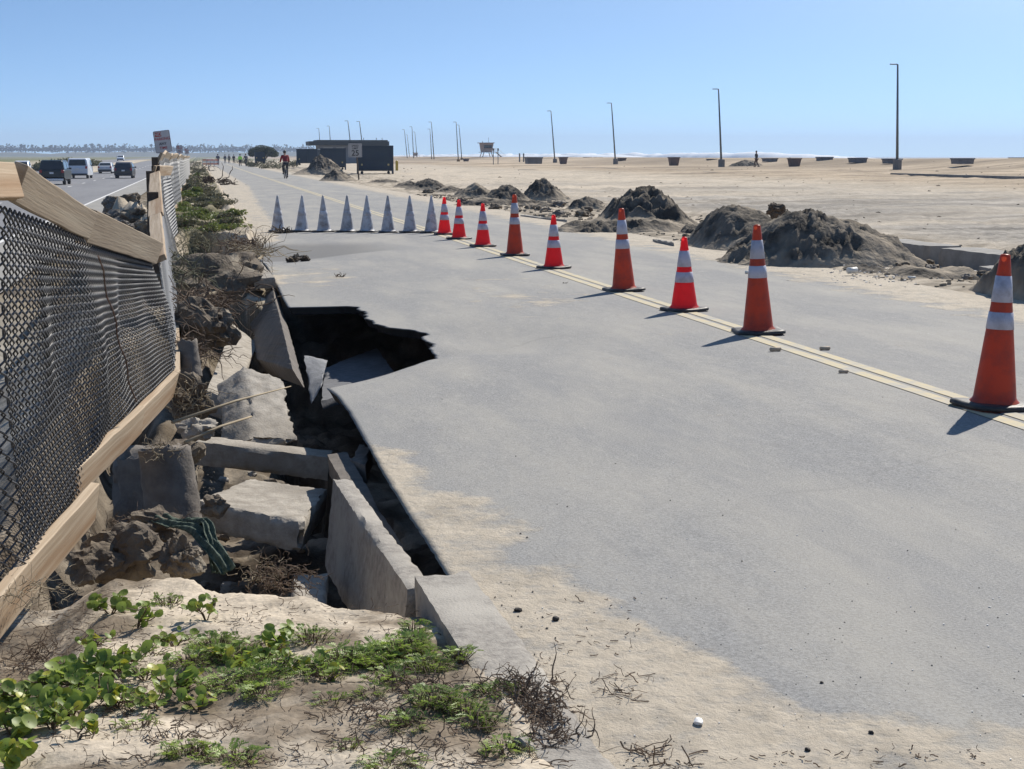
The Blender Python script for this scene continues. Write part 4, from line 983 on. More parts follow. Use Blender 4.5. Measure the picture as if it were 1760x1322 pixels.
# ------------------------------------------------------------------ lamp posts
MLAMP = mat('lamp_metal', (.13, .145, .155), .5, metal=.3); MBASE = mat('lamp_base_concrete', (.20, .19, .18), .9)
def lamp(px0, py0, px1, py1, dist, label, arm=-1, base=True):
    b = P(px0, py0, dist); t = P(px1, py1, dist); root = empty('street_lamp', b, 0, label=label, cat='street lamp', group='street lamps of the beach car park')
    v = t - b; L = v.length
    m = MB(); m.tube([(0, 0, 0), v * .5, v], [.13, .10, .075], 10); m.build('pole', MLAMP, root, smooth=True)
    m = MB(); m.tube([v, v + Vector((arm * .2, 0, .03)), v + Vector((arm * .3, 0, .03))], .05, 6); m.build('arm', MLAMP, root)
    m = MB(); m.box(v + Vector((arm * .45, 0, .02)), (.5, .28, .09)); m.build('lamp_head', MLAMP, root, bevel=.03)
    if base:
        m = MB(); m.lathe([(.38, -.4), (.38, .75), (.33, .8), (.12, .82)], 14, close=True); m.build('base', MBASE, root)
    return root
lamp(1542, 290, 1543, 111, 127, 'tallest street lamp, at the far right of the beach')
lamp(1240, 286, 1235, 153.5, 170, 'second street lamp from the right, beside a low grey mound')
lamp(1058, 282, 1051, 177.5, 226, 'third street lamp from the right')
lamp(954, 281, 947, 191, 264, 'fourth street lamp from the right, right of the lifeguard tower')
fl = [(746, 274, 741.5, 210, 365, 'nearer lamp of a pair, second group from the lifeguard tower'), (742, 274, 739, 222, 450, 'faint lamp just behind the nearer lamp of its pair'), (788, 280, 784, 210, 345, 'street lamp with a rusty foot, left of the lifeguard tower'), (794, 277, 789, 215, 400, 'street lamp close behind the one with a rusty foot'),
      (700, 272, 695, 223, 480, 'leftmost of the distant row of lamps'), (704, 272, 700, 232, 600, 'short faint lamp second in the distant row'), (711, 272, 708, 218, 430, 'third lamp in the distant row, beside a small tower'), (717, 272, 713, 227, 520, 'fourth lamp in the distant row'),
      (624, 262, 618, 209, 330, 'right lamp of the pair rising behind the restroom roof'), (604, 262, 598, 208, 330, 'left lamp of the pair rising behind the restroom roof'), (569, 262, 566, 217, 420, 'second lamp from the left behind the restroom roof'), (551, 262, 548, 221, 460, 'leftmost lamp behind the restroom roof')]
for a in fl:
    o = lamp(*a, base=('rusty' in a[5]))
    if 'rusty' in a[5]:
        [c for c in COL.objects if c.parent == o and c.name.startswith('base')][0].data.materials[0] = mat('rusty_foot', (.30, .17, .06), .9)

# ------------------------------------------------------------------ restroom building
MWALL = mat('grey_block_wall', (.25, .26, .27), .9, (.20, .205, .215), 1.5); MROOF = mat('dark_fascia', (.03, .04, .045), .7); MPAN = mat('pale_panel', (.42, .42, .40), .8)
Y0 = 290
b0 = at(535, 242, 0)
xl = P(548, 250, Y0).x; xr = P(664, 250, Y0).x; xe = P(531, 246, Y0).x; xre = P(668, 246, Y0).x
ztop = P(600, 243, Y0).z; zf = P(600, 250, Y0).z
rb = empty('restroom_building', ((xl + xr) / 2, Y0, 0), label='low flat roofed restroom block with a wide dark overhanging roof', cat='building')
mb = MB(); cx = (xl + xr) / 2
mb.box((0, 4, zf / 2 - .3), (xr - xl, 8, zf + .6)); mb.build('wall', MWALL, rb)
mb = MB(); mb.box(((xe + xre) / 2 - cx, 4, (ztop + zf) / 2), (xre - xe, 10, ztop - zf)); mb.box(((xe + xre) / 2 - cx + .6, 4, ztop + .12), (xre - xe - 1.6, 9, .24)); mb.build('roof', MROOF, rb, bevel=.05)
for i, (a, b) in enumerate(((556, 572), (578, 592), (632, 655))):
    xa, xb = P(a, 260, Y0).x - cx, P(b, 260, Y0).x - cx
    mb = MB(); mb.box(((xa + xb) / 2, -.04, zf - .75), (xb - xa, .12, .8)); mb.build('window_panel', MPAN, rb)
mb = MB(); mb.box((P(566, 262, Y0).x - cx, -.04, .9), (1.1, .12, 2.0)); mb.box((P(640, 262, Y0).x - cx, -.04, .9), (1.1, .12, 2.0)); mb.build('doors', MTRIM, rb)
for px in (628, 650, 660):
    mb = MB(); mb.tube([(P(px, 244, Y0).x - cx, 3, ztop), (P(px, 244, Y0).x - cx, 3, ztop + .7)], .05, 6); mb.build('vent_pipe', MLAMP, rb)

# ------------------------------------------------------------------ roll-off containers
MCONT = mat('navy_container_steel', (.010, .030, .062), .5, (.016, .038, .06), 3)
def container(px, pyb, Y, W, H, Ln, rz, label):
    z0 = P(px, pyb, Y).z; c = P(px, pyb, Y); root = empty('waste_container', (c.x, c.y, z0), R(rz), label=label, cat='waste container', group='dark roll-off containers by the restroom block')
    m = MB(); m.box((0, Ln / 2, H / 2 + .12), (W, Ln, H - .24)); m.build('body', MCONT, root, bevel=.03)
    for k in range(7):
        y = Ln * (k + .5) / 7
        for x in (-W / 2 - .04, W / 2 + .04):
            m = MB(); m.box((x, y, H / 2 + .12), (.08, .12, H - .3)); m.build('rib', MCONT, root)
    m = MB(); m.box((0, Ln / 2, H + .0), (W + .16, Ln + .16, .1)); m.build('top_rail', MCONT, root)
    m = MB()
    for x in (-W / 2, 0, W / 2): m.box((x, -.04, H / 2 + .12), (.12, .08, H - .24))
    for z in (.4, H / 2 + .1, H - .2): m.box((0, -.05, z), (W, .06, .1))
    m.build('door_frame', MCONT, root)
    for x in (-W * .38, W * .38):
        m = MB(); m.tube([(x, -.1, 0), (x, .25, 0)], .12, 12); o = m.build('wheel', MTYRE, root); o.location = (0, 0, .12)
        m = MB(); m.box((x, -.11, .75), (.14, .03, .14)); m.build('reflector', mat('reflector', (.5, .4, .15), .4), root)
    for x in (-W * .5, W * .5):
        m = MB(); m.box((x, -.1, .25), (.16, .4, .5)); m.build('skid', MCONT, root)
    return root
container(645, 299, 127, 2.85, 2.25, 5, -6.4, 'biggest dark blue container, right of the speed limit sign')
container(573, 292, 160, 2.45, 2.15, 5, -4.8, 'middle dark container behind the pale sand pile')
container(528, 284, 195, 2.5, 1.95, 5, -12, 'blue container farthest back, left of the others')
container(447, 281, 215, 1.2, 1.5, 1.0, 0, 'small green bin standing under the dark tree')
# ------------------------------------------------------------------ people
MSKIN = mat('skin', (.45, .28, .2), .6)
def skinned(name, joints, edges, radii, m, parent=None, sub=2):
    me = bpy.data.meshes.new(name); me.from_pydata([tuple(j) for j in joints], edges, []); me.materials.append(m)
    o = bpy.data.objects.new(name, me); COL.objects.link(o)
    if parent: o.parent = parent
    md = o.modifiers.new('skin', 'SKIN'); md.use_smooth_shade = True
    for i, r in enumerate(radii):
        rr = r if isinstance(r, tuple) else (r, r); me.skin_vertices[0].data[i].radius = rr
        me.skin_vertices[0].data[i].use_root = (i == 0)
    if sub: s_ = o.modifiers.new('sub', 'SUBSURF'); s_.levels = sub - 1; s_.render_levels = sub
    return o
def person(loc, rz, label, top, legs, pose='walk', h=1.75, group='people on the closed road', top_col=None, hat=None):
    root = empty('person', loc, rz, label=label, cat='person', group=group)
    k = h / 1.75
    if pose == 'walk':
        hip, kn1, an1, kn2, an2 = (0, 0, .92), (-.10, .16, .50), (-.11, .08, .10), (.10, .02, .48), (.11, -.28, .14)
        ch, ne, hd = (0, .02, 1.30), (0, .03, 1.48), (0, .05, 1.62)
        el1, ha1, el2, ha2 = (-.27, -.10, 1.10), (-.25, .02, .86), (.27, .12, 1.10), (.25, .28, .92)
    elif pose == 'bike':   # hip on saddle at z 1.0, leaning forward to the bars
        hip, kn1, an1, kn2, an2 = (0, -.1, 1.02), (-.13, .27, .78), (-.12, .12, .38), (.13, .20, .58), (.12, .02, .18)
        ch, ne, hd = (0, .16, 1.36), (0, .24, 1.50), (0, .29, 1.64)
        el1, ha1, el2, ha2 = (-.27, .30, 1.16), (-.26, .50, 1.04), (.27, .30, 1.16), (.26, .50, 1.04)
    else:
        hip, kn1, an1, kn2, an2 = (0, 0, .92), (-.10, .03, .50), (-.11, 0, .10), (.10, .03, .50), (.11, .0, .10)
        ch, ne, hd = (0, .0, 1.30), (0, .0, 1.48), (0, .02, 1.62)
        el1, ha1, el2, ha2 = (-.27, -.03, 1.08), (-.28, .05, .84), (.27, -.03, 1.08), (.28, .05, .84)
    V = lambda t: Vector(t) * k
    J = [hip, ch, ne, hd, (hd[0], hd[1] + .01, hd[2] + .11), (-.09, hip[1], hip[2] - .04), kn1, an1, (an1[0], an1[1] + .16, an1[2] - .06), (.09, hip[1], hip[2] - .04), kn2, an2, (an2[0], an2[1] + .16, an2[2] - .06),
         (-.19, ch[1] + .02, ch[2] + .09), el1, ha1, (.19, ch[1] + .02, ch[2] + .09), el2, ha2]
    E_ = [(0, 1), (1, 2), (2, 3), (3, 4), (0, 5), (5, 6), (6, 7), (7, 8), (0, 9), (9, 10), (10, 11), (11, 12), (1, 13), (13, 14), (14, 15), (1, 16), (16, 17), (17, 18)]
    Rr = [(.15, .11), (.17, .115), .06, .085, .075, .09, .06, .04, .035, .09, .06, .04, .035, .065, .045, .032, .065, .045, .032]
    skinned('body', [V(j) for j in J], E_, [tuple(x * k for x in (r if isinstance(r, tuple) else (r, r))) for r in Rr], MSKIN, root)
    jt = [hip, ch, (ne[0], ne[1], ne[2] - .03), J[13], el1, tuple(Vector(el1).lerp(Vector(ha1), .8)), J[16], el2, tuple(Vector(el2).lerp(Vector(ha2), .8))]
    skinned('jacket', [V(j) for j in jt], [(0, 1), (1, 2), (1, 3), (3, 4), (4, 5), (1, 6), (6, 7), (7, 8)], [(.175 * k, .14 * k), (.20 * k, .145 * k), (.085 * k,) * 2, (.085 * k,) * 2, (.065 * k,) * 2, (.05 * k,) * 2, (.085 * k,) * 2, (.065 * k,) * 2, (.05 * k,) * 2], top, root)
    jl = [(hip[0], hip[1], hip[2] + .04), J[5], kn1, an1, J[9], kn2, an2]
    skinned('trousers', [V(j) for j in jl], [(0, 1), (1, 2), (2, 3), (0, 4), (4, 5), (5, 6)], [(.17 * k, .135 * k)] + [(r * k, r * k) for r in (.11, .078, .055, .11, .078, .055)], legs, root)
    for a in (an1, an2):
        m = MB(); m.box(V((a[0], a[1] + .07, a[2] - .06)), (.10 * k, .27 * k, .09 * k)); m.build('shoe', MTRIM, root, bevel=.03)
    hm_ = MB(); hm_.lathe([(.001, .13 * k), (.06 * k, .125 * k), (.098 * k, .08 * k), (.108 * k, .02 * k), (.105 * k, -.02 * k), (.08 * k, -.05 * k)][::-1], 14, V((hd[0], hd[1] - .01, hd[2] + .05))); hm_.build('hair' if not hat else 'helmet', hat or mat('dark_hair', (.03, .022, .018), .7), root, smooth=True)
    nz = MB(); nz.box(V((hd[0], hd[1] + .10, hd[2] + .02)), (.025 * k, .04 * k, .04 * k)); nz.build('nose', MSKIN, root)
    return root
def bicycle(loc, rz, label, group='bicycles ridden on the closed road'):
    root = empty('bicycle', loc, rz, label=label, cat='bicycle', group=group)
    fr = mat('bicycle_frame', (.05, .05, .055), .4)
    for y in (-.52, .52):
        wroot = empty('wheel'); wroot.parent = root; wroot.location = (0, y, .34)
        m = MB(); pts = [(0, .32 * math.cos(a), .32 * math.sin(a)) for a in np.linspace(0, 2 * math.pi, 33)]; m.tube(pts, .024, 6, cap=False); m.build('tyre', MTYRE, wroot, smooth=True)
        m = MB()
        for a in np.linspace(0, math.pi, 9)[:-1]: m.tube([(0, .3 * math.cos(a), .3 * math.sin(a)), (0, -.3 * math.cos(a), -.3 * math.sin(a))], .003, 3)
        m.build('spokes', MCHR, wroot)
    m = MB(); bb, st, hd_, ra, fa = (0, -.08, .30), (0, -.22, .82), (0, .36, .84), (0, -.52, .34), (0, .52, .34)
    for a, b in ((bb, st), (bb, hd_), (st, hd_), (bb, ra), (st, ra), (hd_, fa), (hd_, (0, .33, 1.0))): m.tube([a, b], .018, 6)
    m.build('frame', fr, root)
    m = MB(); m.tube([(-.28, .42, 1.02), (-.12, .36, 1.02), (.12, .36, 1.02), (.28, .42, 1.02)], .015, 6); m.build('handlebar', fr, root)
    m = MB(); m.box((0, -.24, .90), (.15, .26, .06)); m.build('saddle', MTRIM, root, bevel=.02)
    m = MB(); m.tube([(-.12, -.02, .18), (-.12, -.08, .20), (.12, -.08, .42), (.12, 0, .42)], .012, 5); m.build('pedals', MCHR, root)
    return root
MRJ = mat('red_jacket', (.30, .012, .02), .8, (.20, .01, .015), 6); MBLKC = mat('black_cloth', (.02, .022, .03), .85); MNAV = mat('navy_cloth', (.03, .04, .08), .85)
MHV = mat('hi_vis_cloth', (.45, .95, .10), .7); MGRC = mat('grey_cloth', (.12, .12, .13), .85)
c = at(491, 307, .02)
bicycle((c.x, c.y, .02), R(4), 'bicycle under the cyclist in the dark red jacket')
person((c.x, c.y, .02), R(4), 'cyclist in a dark red jacket riding away along the road', MRJ, MBLKC, 'bike', 1.78, group='cyclists on the closed road', hat=mat('black_helmet', (.02, .02, .02), .4))
ppl = [(375, 284, 'bike', MNAV, MBLKC, 'leftmost distant cyclist in dark clothes, by the far barriers'), (387, 281, 'walk', MNAV, MGRC, 'second distant figure from the left, in navy'), (394, 281, 'walk', MGRC, MBLKC, 'third distant figure from the left, walking in grey'), (402, 281, 'walk', MBLKC, MBLKC, 'fourth distant figure, walking all in black'),
       (413, 286, 'walk', MHV, MBLKC, 'distant figure in a bright yellow green vest'), (423, 286, 'bike', MGRC, MBLKC, 'distant cyclist just right of the yellow green vest')]
for px, py, pose, t, l_, lab in ppl:
    c = at(px, py, 0.0)
    if pose == 'bike': bicycle((c.x, c.y, 0), R(3), 'bicycle under the ' + lab.replace('distant ', 'far '))
    person((c.x, c.y, 0), R(5), lab, t, l_, pose, 1.75, group='distant people on the closed road')
c = P(1300, 290, 166); person((c.x, c.y, gzp(c.x, c.y) - .02), R(40), 'lone figure in dark clothes walking on the beach by the low mound', MBLKC, mat('brown_cloth', (.10, .05, .03), .85), 'walk', 1.78, group='people on the beach')
# orange and white barriers far down the road
MBAR = mat('barrier_orange', (.62, .16, .08), .6)
for i in range(4):
    c = at(352 + 6.5 * i, 286, 0); root = empty('barrier', (c.x, c.y, 0), 0, label='faded orange and white barrier far down the road, number %s from the left' % ['one', 'two', 'three', 'four'][i], cat='barrier', group='orange barriers closing the far end of the road')
    for k in range(3):
        m = MB(); m.box((0, 0, .35 + .28 * k), (1.4 / 1.9, .05, .2)); m.build('rail', MBAR if k != 1 else MSIGN, root)
    for x in (-.3, .3):
        m = MB(); m.box((x, 0, .5), (.06, .08, 1.0)); m.box((x, 0, .03), (.08, .6, .06)); m.build('leg', MSIGN, root)

# ------------------------------------------------------------------ beach furniture
MFR = mat('fire_ring_concrete', (.20, .20, .21), .9, (.15, .15, .16), 2); MTR = mat('rusty_bin_concrete', (.17, .115, .10), .9, (.12, .09, .08), 3)
def ring_shape(W, H, taper, m, name, label, group, loc, cat, th=.12, D=None):
    D = D or W; root = None; mb = MB()
    o_b, o_t = (W / 2 * taper, D / 2 * taper), (W / 2, D / 2)
    def rect(a, b, z): return [Vector((-a, -b, z)), Vector((a, -b, z)), Vector((a, b, z)), Vector((-a, b, z))]
    A = rect(*o_b, -.3 * 0 - .05); B = rect(*o_t, H); C_ = rect(o_t[0] - th, o_t[1] - th, H); D_ = rect(o_b[0] - th, o_b[1] - th, .05)
    for p, q in ((A, B), (B, C_), (C_, D_)):
        for k in range(4): mb.quad(p[k], p[(k + 1) % 4], q[(k + 1) % 4], q[k])
    mb.quad(*D_)
    rim = rect(o_t[0] + .05, o_t[1] + .05, H - .1); rim2 = rect(o_t[0] + .05, o_t[1] + .05, H + .02)
    for k in range(4): mb.quad(rim[k], rim[(k + 1) % 4], rim2[(k + 1) % 4], rim2[k])
    for k in range(4): mb.quad(rim2[k], rim2[(k + 1) % 4], C_[(k + 1) % 4] + Vector((0, 0, .02)), C_[k] + Vector((0, 0, .02)))
    o = mb.build(name, m); o.location = loc; return tag(o, label, cat, group)
fr = [(917, 281, 25, 10, 'fire ring right of the lifeguard tower, longest of the row'), (1010, 275.5, 12, 5, 'small fire ring left of the third lamp'), (1028, 275.5, 12, 5, 'small fire ring just beside the third lamp'), (1060, 276, 18, 5, 'fire ring right at the third lamp'), (1103, 276, 14, 5, 'fire ring right of the third lamp, half way to a bin'),
      (1133, 276.5, 15, 5, 'fire ring left of the first big bin'), (1185, 277, 16, 5, 'fire ring between the two bins left of the second lamp'), (1214, 277, 12, 4, 'thin fire ring just left of the second bin'), (1323, 277.5, 20, 5, 'flat fire ring left of the bin past the standing figure'), (1417, 277.5, 21, 7, 'fire ring between the bin and the tallest lamp'), (1474, 279, 23, 7, 'fire ring left of the tallest lamp'),
      (1533, 280.5, 24, 7, 'fire ring behind the foot of the tallest lamp'), (1654, 281, 27, 8, 'fire ring right of the tallest lamp'), (1752, 280, 24, 8, 'fire ring at the right edge of the view'), (1705, 279.5, 8, 3, 'tiny ring between the last two fire rings')]
for px, pb, wp, hp, lab in fr:
    dist = 2645 * 1.55 / wp if wp > 18 else 260 + (1300 - px) * .2
    Yd = dist * .98
    W = wp / 2645 * dist; H = hp / 2645 * dist
    c = P(px, pb, Yd * (_Rm @ Vector(((px - 880) / 2645, 0, -1))).normalized().y)
    ring_shape(W, H, .93, MFR, 'fire_ring', lab, 'concrete fire rings along the beach crest', c, 'fire ring')
bn = [(968, 281.5, 13, 11, 'bin left of the small fire rings'), (1069, 283, 12, 11, 'bin just right of the third lamp'), (1158, 286, 16, 15, 'tallest rusty bin, between the second and third lamps'), (1223, 288, 14, 14, 'rusty bin left of the second lamp'), (1365, 288, 18, 15, 'rusty bin right of the standing figure'), (801, 281, 9, 8, 'small bin beside the lamp with the rusty foot')]
for px, pb, wp, hp, lab in bn:
    dist = 2645 * 1.2 / wp
    c = P(px, pb, dist * (_Rm @ Vector(((px - 880) / 2645, 0, -1))).normalized().y)
    ring_shape(1.2, hp / 2645 * dist, .72, MTR, 'waste_bin', lab, 'tapered concrete bins on the beach', c, 'bin')
# portable posts + yellow bollards
for i, (px, pt_, pb, Y, lab, m) in enumerate(((893, 264, 279, 300, 'left of two thin posts near the longest fire ring', MLAMP), (900, 264, 279, 300, 'right of two thin posts near the longest fire ring', MLAMP), (682, 277, 288, 150, 'yellow bollard right of the biggest container', mat('yellow_paint', (.45, .33, .04), .6)))):
    a, b = P(px, pb, Y), P(px, pt_, Y); m_ = MB(); m_.tube([a - Vector((0, 0, .3)), b, b + Vector((0, 0, .06))], [.14, .14, .07], 10); tag(m_.build('post', m), lab, 'post')
# lifeguard tower
def tower(px, pt_, pb, Y, label, s=1.0):
    b = P(px, pb, Y); H = P(px, pt_, Y).z - b.z
    root = empty('lifeguard_tower', b, R(8), label=label, cat='lifeguard tower', group='lifeguard towers on the beach'); k = H / 5.0
    tan = mat('tower_tan', (.50, .37, .30), .8, (.42, .31, .25), 2); wht = mat('tower_white', (.7, .7, .7), .6)
    m = MB()   # cabin flares outward to the roof
    lo = [(-1.15, -1.2), (1.15, -1.2), (1.15, 1.2), (-1.15, 1.2)]; hi = [(-1.45, -1.4), (1.5, -1.4), (1.5, 1.4), (-1.45, 1.4)]
    A = [Vector((x * k, y * k, 2.0 * k)) for x, y in lo]; B = [Vector((x * k, y * k, 4.2 * k)) for x, y in hi]
    m.quad(*A[::-1]); m.quad(*B)
    for j in range(4): m.quad(A[j], A[(j + 1) % 4], B[(j + 1) % 4], B[j])
    m.build('cabin', tan, root)
    m = MB(); m.box((-.1 * k, 0, 4.3 * k), (3.6 * k, 3.2 * k, .18 * k)); m.box((-1.5 * k, -1.4 * k, 4.55 * k), (.1 * k, .1 * k, .5 * k)); m.build('roof', tan, root)
    m = MB(); m.box((0, -1.36 * k, 3.35 * k), (2.1 * k, .08 * k, .7 * k)); m.build('window', MGLS, root)
    m = MB(); m.box((.5 * k, 0, 1.95 * k), (4.2 * k, 3 * k, .12 * k)); m.build('deck', wht, root)
    for x in (-1, 1):
        for y in (-1, 1):
            m = MB(); m.tube([(x * 1.0 * k, y * 1.0 * k, 1.9 * k), (x * 1.7 * k, y * 1.1 * k, -.3 * k)], .10 * k, 6); m.build('leg', tan, root)
    m = MB()
    for y in (-1.3, 1.3):
        m.tube([(1.3 * k, y * k, 2.9 * k), (2.6 * k, y * k, 2.9 * k), (4.8 * k, y * k, 1.0 * k)], .04 * k, 5)
        for x in (1.6, 2.1, 2.6): m.tube([(x * k, y * k, 2.0 * k), (x * k, y * k, 2.9 * k)], .035 * k, 5)
    m.build('railing', wht, root)
    m = MB(); m.bar((2.6 * k, 0, 1.95 * k), (5.0 * k, 0, .0), 1.0 * k, .1 * k); m.build('ramp', wht, root)
    m = MB(); m.tube([(.6 * k, 0, 4.3 * k), (.55 * k, 0, 5.7 * k)], .04 * k, 5); m.build('antenna', MLAMP, root)
    return root
tower(836, 241, 275, 420, 'tan lifeguard tower on splayed legs with a white ramp')
tower(714, 261, 273, 700, 'tiny lifeguard tower beside the distant lamps')
for i, (px, pt_) in enumerate(((848, 257), (856, 257))):
    a, b = P(px, 283, 240), P(px, pt_, 240); m_ = MB(); m_.tube([a - Vector((0, 0, .3)), b], .06, 6); m_.box(b, (.22, .22, .35)); tag(m_.build('post', MLAMP), 'thin pole with a small box on top, %s of the two by the tower ramp' % ('left', 'right')[i], 'post', 'thin poles by the tower ramp')

# ------------------------------------------------------------------ sea, surf and mist band
MSEA = mat('sea_water', (.12, .19, .24), .4, (.20, .27, .31), .02, stretch=(1, .3, 1), bump=.6, bscale=.4, bdist=.5)
mb = MB(); mb.quad((97, -600, -2.4), (5200, -600, -2.4), (5200, 6000, -2.4), (97, 6000, -2.4)); tag(mb.build('sea', MSEA), kind='structure')
MMIST = mat('surf_mist_white', (.74, .78, .82), .9, (.66, .70, .74), .3)  # tall white surf ridges stand in for the bright mist over the sea
y = np.linspace(560, 2200, 400); u = np.linspace(0, 1, 9)
for k, (xo, hh) in enumerate(((150, 4.3), (230, 6.0), (330, 7.4))):
    U, Yv = np.meshgrid(u, y); n_ = fbm(Yv * .03 + k * 9, Yv * 0 + k, 4); hv = hh * (.82 + .35 * n_) * sst(Yv, 560, 900)
    Xv = xo + 10 * n_ + (U - .5) * 18; Zv = -2.6 + hv * np.sin(U * math.pi) ** .8 * (1 + .08 * fbm(Yv * .3, U * 5, 3))
    tag(grid_mesh('surf_mist_ridge', Xv, Yv, Zv, MMIST), kind='structure')

# ------------------------------------------------------------------ far hills and tree line (left)
def hill(px0, px1, D, ytop, seed, name, m, amp=3):
    px = np.linspace(px0, px1, 220); t = np.linspace(0, 1, 7); PXX, T = np.meshgrid(px, t)
    X = np.zeros_like(PXX); Y = np.zeros_like(PXX); Z = np.zeros_like(PXX)
    for i, p in enumerate(px):
        d = P(p, 268, 1000); k = D / math.hypot(d.x, d.y); ux, uy = d.x * k, d.y * k
        h = 1.5 + (268 - ytop) / 2674 * D + amp * float(fbm(np.array([p * .01 + seed]), np.array([seed * 1.0]), 4)[0]) * 4
        for j, tt in enumerate(t):
            f = 1 + tt * .22; X[j, i] = ux * f; Y[j, i] = uy * f; Z[j, i] = -3 + (h + 3) * math.sin(min(1, tt * 1.6) * math.pi / 2) ** .8
    return tag(grid_mesh(name, X, Y, Z, m), kind='structure')
MHILL = mat('hill_scrub', (.07, .085, .05), .95, (.13, .12, .08), .01, 8)
MFAR = mat('far_foliage', (.035, .055, .025), .9, (.06, .08, .03), .3)
hill(-260, 560, 2500, 259.5, 3, 'hills', MHILL)
def clumps(mb, c, rx, ry, rz_, n, s, seed):
    rr = random.Random(seed)
    for _ in range(n):
        while True:
            p = Vector((rr.uniform(-1, 1), rr.uniform(-1, 1), rr.uniform(-1, 1)))
            if p.length < 1: break
        p = Vector((c[0] + p.x * rx, c[1] + p.y * ry, c[2] + p.z * rz_)); q = Vector((rr.gauss(0, 1), rr.gauss(0, 1), rr.gauss(0, 1))).normalized(); a = q.orthogonal().normalized() * s * rr.uniform(.6, 1.4); b = q.cross(a).normalized() * s * rr.uniform(.5, 1.2)
        mb.quad(p - a - b * .3, p + a * .2 - b, p + a + b * .2, p - a * .1 + b)
mb = MB(); rr = random.Random(3)
for px in np.arange(-40, 540, 2.2):
    d = P(px, 268, 1000); k = 2650 / math.hypot(d.x, d.y)
    h = rr.choice((3, 5, 6, 8, 10, 13)) * .62; top = 1.5 + (268 - 258.5) / 2674 * 2650
    clumps(mb, (d.x * k, d.y * k, top + h * .35), 3.6 * rr.uniform(.6, 1.5), 4, h, 26, 1.5, int(px * 10) + 7000)
tag(mb.build('far_treeline', MFAR), 'hazy blue line of trees along the low hills on the horizon', 'trees', kind='stuff')
for i, (px, pt_) in enumerate(((158, 249), (171, 250), (55, 251), (86, 252), (192, 252), (260, 250), (36, 250), (147, 251))):
    b = P(px, 262, 2600); t = P(px, pt_, 2600); root = empty('palm_tree', b, 0, label='tiny palm silhouette on the horizon, %s' % ['tallest one above the white van', 'one just right of the tallest', 'one above the oncoming car', 'one above the dark pickup', 'one above the distant white sedan', 'one left of the large no parking sign', 'leftmost one', 'one left of the tallest'][i], cat='palm tree', group='palms on the horizon')
    m = MB(); m.tube([(0, 0, 0), t - b], .5, 6); m.build('trunk', MPOST, root)
    m = MB(); clumps(m, t - b, 2.6, 2.6, 2.0, 60, 1.1, i); m.build('crown', MFAR, root)
# dark tree right of the far people
MLEAF = mat('dark_evergreen_leaf', (.03, .045, .02), .8, (.06, .08, .03), 3, trans=.15)
c = P(452, 284, 330); root = empty('tree', (c.x, c.y, -.1), 0, label='low flat topped dark evergreen tree behind the far people', cat='tree')
m = MB()
for a in range(5): m.tube([(0, 0, 0), (math.cos(a * 1.3) * .7, math.sin(a * 1.3) * .5, 1.2), (math.cos(a * 1.3) * 2.0, math.sin(a * 1.3) * 1.5, 2.4)], [.2, .14, .06], 6)
m.build('trunk', MPOST, root)
m = MB()
for (cx_, cz_, rx_, rz_) in ((-1.4, 2.5, 1.6, .95), (0, 2.9, 1.8, .95), (1.3, 2.6, 1.6, .85), (2.2, 2.0, 1.2, .7), (-2.2, 2.2, .9, .8), (.2, 2.1, 2.6, .7)): clumps(m, (cx_, 0, cz_), rx_, 1.8, rz_, 900, .13, int(cx_ * 10) + 99)
m.build('crown', MLEAF, root)
# roadside shrubs on the median and beyond
MSCR = mat('scrub_leaf', (.10, .12, .045), .8, (.17, .15, .07), 4, trans=.2); MGRN = mat('fresh_green_leaf', (.12, .17, .035), .6, (.19, .21, .06), 5, trans=.3); MOLV = mat('grey_olive_leaf', (.13, .135, .075), .8, (.20, .18, .11), 5, trans=.2)
MDRY = mat('dry_twig', (.17, .115, .075), .9, (.09, .062, .042), 9); MSTRAW = mat('straw', (.36, .29, .19), .85, (.25, .2, .13), 7)
def bush(c, r, h, m, n, s, label, cat, group, seed, name='shrub'):
    root = empty(name, c, 0, label=label, cat=cat, group=group)
    st = MB(); rr = random.Random(seed)
    for _ in range(7):
        a = rr.uniform(0, 6.28); q = rr.uniform(.3, .9); st.tube([(0, 0, -.05), (math.cos(a) * r * q * .5, math.sin(a) * r * q * .5, h * .4), (math.cos(a) * r * q, math.sin(a) * r * q, h * .8)], [.02 * h + .004, .012 * h + .003, .004], 4)
    st.build('stems', MDRY, root)
    f = MB()
    for _ in range(max(3, int(n / 60))):
        a = rr.uniform(0, 6.28); q = math.sqrt(rr.uniform(0, .7)); k = rr.uniform(.35, .6)
        clumps(f, (math.cos(a) * r * q, math.sin(a) * r * q, h * rr.uniform(.25, .7)), r * k, r * k, h * .38, 60, s, rr.randint(0, 10 ** 6))
    f.build('foliage', m, root); return root
for i, (px, py, Y, r, h, lab) in enumerate(((95, 281, 235, 2.4, 1.9, 'green scrub mound on the highway median above the dark pickup'), (72, 282, 240, 1.6, 1.5, 'scrub mound left of the dark pickup on the median'), (122, 279, 250, 2.2, 1.8, 'brown scrub mound on the median beside the white van'), (150, 276, 300, 2.6, 1.4, 'low scrub behind the white van'))):
    c = P(px, py, Y); bush((c.x, c.y, gzp(c.x, c.y)), r, h, MSCR if i != 2 else MOLV, 900, .16, lab, 'shrub', 'scrub on the highway median', 300 + i)
